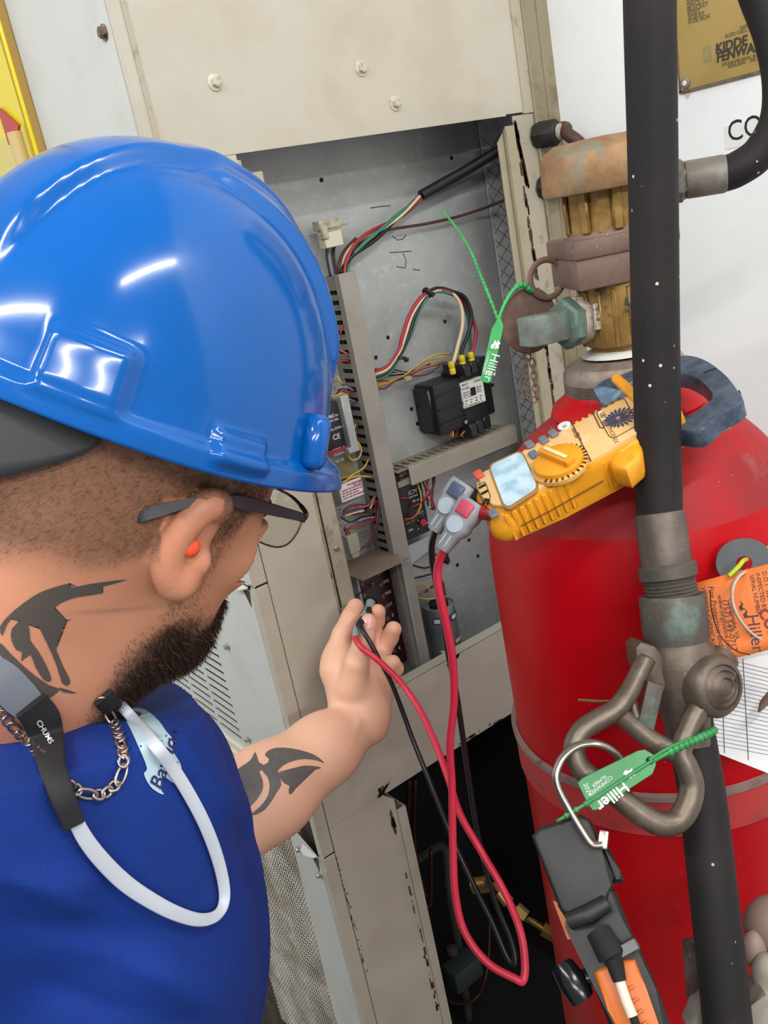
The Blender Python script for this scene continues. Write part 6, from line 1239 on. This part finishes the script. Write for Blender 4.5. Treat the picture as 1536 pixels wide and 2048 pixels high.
# suspension: head band, nape pad and ratchet knob
SUSP = M('suspension_grey', '#36373a', .6); b = B(); g = []
for h_ in (-.010, .0, .012): g.append([HC + hf * (.095 * math.cos(t) * (1.02)) + hr * (.083 * math.sin(t)) + hu * h_ for t in np.linspace(math.radians(142), math.radians(218), 40)])
b.sheet(g); o_ = b.build('head_band', SUSP, HT); so = o_.modifiers.new('thickness', 'SOLIDIFY'); so.thickness = .003
def lower(t): x = (t - 126) / 108; return -.006 - .044 * math.sin(math.pi * min(1, max(0, x))) ** .8
g = [[HC + hf * (.108 * math.cos(math.radians(t)) - .004) + hr * (.0915 * math.sin(math.radians(t))) + hu * (lower(t) * (1 - v) + .004 * v) for t in np.linspace(126, 234, 50)] for v in np.linspace(0, 1, 6)]
o_ = B().sheet(g).build('nape_pad', SUSP, HT); so = o_.modifiers.new('thickness', 'SOLIDIFY'); so.thickness = .004
kc = HC - hf * .114 + hu * -.036 + hr * .012; B().lathe([(.021, 0), (.022, .003), (.0205, .012), (.018, .0135), (0, .0135)], kc, -hf, 24).build('ratchet_knob', M('knob_black', '#1d1e20', .5), HT)
# ------------------------------------------------------------------ ear plug
EP = thing('ear_plug', "orange foam ear plug in the man's right ear", 'ear plug', at(381, 1094, .484))
pe = at(381, 1094, .4835); de = (wv(HR) * .8 - FWD * .6 + RIGHT * .25).normalized(); B().lathe([(.0058, -.008), (.0060, -.001), (.0054, .0012), (.0026, .0024), (0, .0027)], pe, de, 24).build('foam', M('orange_foam', '#e8512f', .7), EP, None, 60)
# ------------------------------------------------------------------ eyeglasses
GL = thing('eyeglasses', 'dark framed eyeglasses worn by the man in the blue helmet', 'glasses', at(605, 1030, .58))
TMP = M('temple_grey', '#35353a', .55); MAR = M('frame_maroon', '#3a1620', .3)
tp_ = [(272, 1036, .472), (288, 1030, .470), (330, 1018, .472), (370, 1008, .474), (408, 1000, .478), (440, 999, .487), (480, 1004, .505), (530, 1016, .535), (570, 1026, .56), (602, 1034, .578)]
P = spline([at(*p) for p in tp_], 8); wd = np.interp(np.linspace(0, 1, len(P)), [0, .05, .2, .34, .46, .6, .68, .8, 1], [.0028, .0037, .0036, .0026, .0022, .0030, .0042, .0038, .0030])
b = B(); prev = None
for k, p in enumerate(P):
    t_ = (P[min(k + 1, len(P) - 1)] - P[max(k - 1, 0)]).normalized(); n_ = (-FWD - t_ * (-FWD).dot(t_)).normalized(); up_ = t_.cross(n_); up_ = up_ if up_.dot(DOWN) < 0 else -up_
    ring = [b.b.verts.new(p + up_ * wd[k] * y + n_ * .0011 * x) for x, y in [(-1, -1), (1, -.9), (1, .9), (-1, 1)]]
    if prev:
        for j in range(4): b.b.faces.new((prev[j], prev[(j + 1) % 4], ring[(j + 1) % 4], ring[j]))
    else: b.b.faces.new(ring)
    prev = ring
b.b.faces.new(prev); b.build('temple', TMP, GL, 'matt dark grey temple', 60)
lensP = [(608, 1024, .580), (604, 1042, .581), (594, 1066, .584), (578, 1086, .588), (558, 1094, .594), (534, 1090, .602), (510, 1078, .612), (490, 1060, .622), (482, 1030, .628), (486, 1000, .632), (512, 982, .625), (552, 978, .610), (584, 996, .592)]
LP2 = spline([at(*p) for p in lensP], 6, True); cl_ = sum(LP2, V((0, 0, 0))) / len(LP2)
b = B(); cv = b.b.verts.new(cl_ + FWD * .002); vs = [b.b.verts.new(p) for p in LP2]
for j in range(len(vs)): b.b.faces.new((vs[j], vs[(j + 1) % len(vs)], cv))
GLM = bpy.data.materials.new('lens_glass'); GLM.use_nodes = True; ng = GLM.node_tree; ng.nodes.clear(); og = ng.nodes.new('ShaderNodeOutputMaterial'); mg = ng.nodes.new('ShaderNodeMixShader'); tg = ng.nodes.new('ShaderNodeBsdfTransparent'); gg = ng.nodes.new('ShaderNodeBsdfGlossy')
tg.inputs[0].default_value = (.90, .93, .88, 1); gg.inputs['Roughness'].default_value = .05; mg.inputs[0].default_value = .07; ng.links.new(tg.outputs[0], mg.inputs[1]); ng.links.new(gg.outputs[0], mg.inputs[2]); ng.links.new(mg.outputs[0], og.inputs[0])
b.build('lens', GLM, GL, None, 180)
B().tube(LP2, .0007, 8, closed=True).build('rim', M('rim_silver', '#8a8a8c', .25, .8), GL)
B().tube(spline([at(556, 978, .608), at(584, 994, .594), at(602, 1012, .583), at(612, 1028, .578), at(606, 1040, .579)], 6), [.0010] * 6 + [.0012] * 6 + [.0016] * 6 + [.0018] * 7, 10).build('brow_bar', MAR, GL, 'dark maroon brow bar')
hb = at(600, 1035, .577); ha = (at(612, 1038, .576) - at(586, 1031, .572)).normalized(); hn = (-FWD - ha * (-FWD).dot(ha)).normalized(); B().box(hb, (ha, hn, ha.cross(hn)), (.0040, .0016, .0026), .0008, 2).build('hinge', MAR, GL)
B().tube([at(604, 1042, .579), at(600, 1054, .580)], .0009, 8).build('rim_screw', STEEL, GL)
# far temple on the other side of the head
B().tube([at(520, 984, .64), EYE + wv(hl(.05, .012, -.078)), EYE + wv(hl(-.03, .012, -.082))], .0022, 8).build('temple', TMP, GL)
# ------------------------------------------------------------------ retainer strap, necklace
def on_shirt(px, py, lift):
    r_ = ray(px, py).normalized()
    hs = [h[0] for h in (shirt_bvh.ray_cast(EYE, r_), body_bvh.ray_cast(EYE, r_)) if h[0] is not None]
    p = min(hs, key=lambda q: (q - EYE).length) if hs else EYE + r_ * .6
    return p - r_ * lift
RT = thing('eyewear_retainer', 'black and white eyewear retainer strap looping down over the blue shirt', 'strap', on_shirt(250, 1760, .006))
def ribbon(pts, w_, th_, name, mat, lift=.005, label=None):
    P = spline([on_shirt(x, y, l if l else lift) for x, y, l in pts], 7); k = len(P)
    for _ in range(3): P = [P[0]] + [(P[i - 1] + P[i] * 2 + P[i + 1]) / 4 for i in range(1, k - 1)] + [P[-1]]
    W = np.interp(np.linspace(0, 1, k), np.linspace(0, 1, len(w_)), w_); b = B(); prev = None
    for i, p in enumerate(P):
        t_ = (P[min(i + 1, k - 1)] - P[max(i - 1, 0)]).normalized(); n_ = (EYE - p).normalized(); n_ = (n_ - t_ * n_.dot(t_)).normalized(); s_ = t_.cross(n_)
        ring = [b.b.verts.new(p + s_ * W[i] * x + n_ * th_ * y) for x, y in [(-1, -.5), (-.8, -1), (.8, -1), (1, -.5), (1, .5), (.8, 1), (-.8, 1), (-1, .5)]]
        if prev:
            for j in range(8): b.b.faces.new((prev[j], prev[(j + 1) % 8], ring[(j + 1) % 8], ring[j]))
        else: b.b.faces.new(ring)
        prev = ring
    b.b.faces.new(prev); return b.build(name, mat, RT, label, 60)
STW = M('strap_white', '#b7bcc6', .45, 0, bump=(300, .1)); STB = M('strap_black', '#141518', .75); STG = M('strap_grey', '#6d727b', .6)
ribbon([(150, 1640, .006), (172, 1680, .006), (205, 1722, .006), (250, 1766, .007), (300, 1800, .008), (350, 1826, .009), (398, 1840, .010), (432, 1832, .011), (448, 1806, .011), (447, 1765, .011), (432, 1706, .010), (408, 1645, .009), (378, 1588, .008), (344, 1534, .007), (306, 1485, .006), (268, 1440, .005), (240, 1408, .004)], [.0036, .0040, .0042, .0040, .0036, .0030, .0034, .0036, .0036, .0036, .0034, .0032], .0010, 'white_band', STW, .007, 'white reflective band')
ribbon([(-20, 1340, .004), (8, 1362, .004), (40, 1395, .004), (70, 1425, .005)], [.0085, .0095, .0095, .0080], .0014, 'grey_sleeve', STG, .005, 'grey sleeve')
ribbon([(62, 1410, .008), (84, 1440, .009), (95, 1480, .009), (104, 1530, .009), (122, 1585, .008), (148, 1650, .007)], [.0092, .0098, .0088, .0066, .0060, .0052], .0020, 'black_sleeve', STB, .008, 'black sleeve')
ribbon([(206, 1394, .004), (222, 1412, .005), (240, 1430, .006)], [.0062, .0060, .0048], .0018, 'black_sleeve', STB, .005, 'black sleeve')
bs = bpy.data.objects['black_sleeve']; bo = origin_of(bs); decal_text('CHUMS', 15.5, (72, 1444), (.52, .85), (.85, -.52), BVHTree.FromPolygons([v.co + bo for v in bs.data.vertices], [tuple(p.vertices) for p in bs.data.polygons]), 'brand_lettering', wt, RT, .0008)
NC = thing('chain_necklace', "silver figaro chain hanging at the neck of the blue shirt", 'necklace', on_shirt(200, 1580, .003))
SILV = M('silver_chain', '#b9aaa2', .22, .95); cnt = 0
S = spline([on_shirt(x, y, .0035) for x, y in [(-20, 1408), (0, 1424), (25, 1452), (52, 1480), (80, 1508), (104, 1528), (124, 1556), (150, 1578), (180, 1589), (208, 1587), (230, 1570), (244, 1545), (247, 1515), (240, 1480), (228, 1448), (214, 1420), (202, 1398)]], 20)
acc = [0.0]
for q, q2 in zip(S, S[1:]): acc.append(acc[-1] + (q2 - q).length)
s_ = .002
while s_ < acc[-1] - .004:
    long_ = cnt % 4 == 3; Lk = .0062 if long_ else .0034; s0 = s_ + Lk * .75; k = max(0, min(len(S) - 2, int(np.searchsorted(acc, s0)) - 1)); c = S[k].lerp(S[k + 1], (s0 - acc[k]) / max(1e-9, acc[k + 1] - acc[k])); tg_ = (S[k + 1] - S[k]).normalized()
    n_ = (EYE - c).normalized(); n_ = (n_ - tg_ * n_.dot(tg_)).normalized(); n_ = (n_ + tg_.cross(n_) * (.55 if cnt % 2 else -.25)).normalized(); sd_ = tg_.cross(n_).normalized()
    B().tube([c + tg_ * Lk * math.cos(t) + sd_ * (.0026 if long_ else .0025) * math.sin(t) for t in np.linspace(0, 2 * math.pi, 17)[:-1]], .00095, 7, closed=True).build('chain_link', SILV, NC, None, 180)
    s_ += Lk * 1.5; cnt += 1

# ------------------------------------------------------------------ face details, tape on the cylinder
for s_ in (-1, 1):
    ec = EYE + wv(hl(.0765, .006, s_ * .030)); ey_ = B().ball(ec, (wv(HF), wv(HR), wv(HU)), (.0112, .0118, .0088), 20, 12).build('eye', M('eye_white', '#ded8d0', .2), PER, None, 180)
    B().lathe([(.0052, 0), (.0046, .0008), (0, .0010)], ec + wv(HF) * .0106, wv(HF), 18).build('iris', M('iris_brown', '#2f1d12', .15), ey_)
    B().tube(spline([EYE + wv(hl(.0925 - .004 * k * k, .025 + .004 * (1 - (k - .9) ** 2), s_ * (.014 + .013 * k))) for k in (0, .8, 1.6, 2.3)], 5), [.0030] * 6 + [.0034] * 5 + [.0026] * 4 + [.0014], 8, flat=(1, .6)).build('eyebrow', MATS['dark_beard'], PER)
shd = [o for o in CY_.children if o.name.startswith('shoulder')][0]; so_ = origin_of(shd)
decal([[(1424, 842), (1440, 826), (1468, 811), (1488, 824), (1462, 856), (1440, 868), (1426, 862)]], BVHTree.FromPolygons([v.co + so_ for v in shd.data.vertices], [tuple(p.vertices) for p in shd.data.polygons]), 'tape_scrap', M('tan_tape', '#9d8a74', .7, 0, var=(90, '#6f5d4c', .5, .7)), CY_, .0008, 10, 'scrap of tan tape')
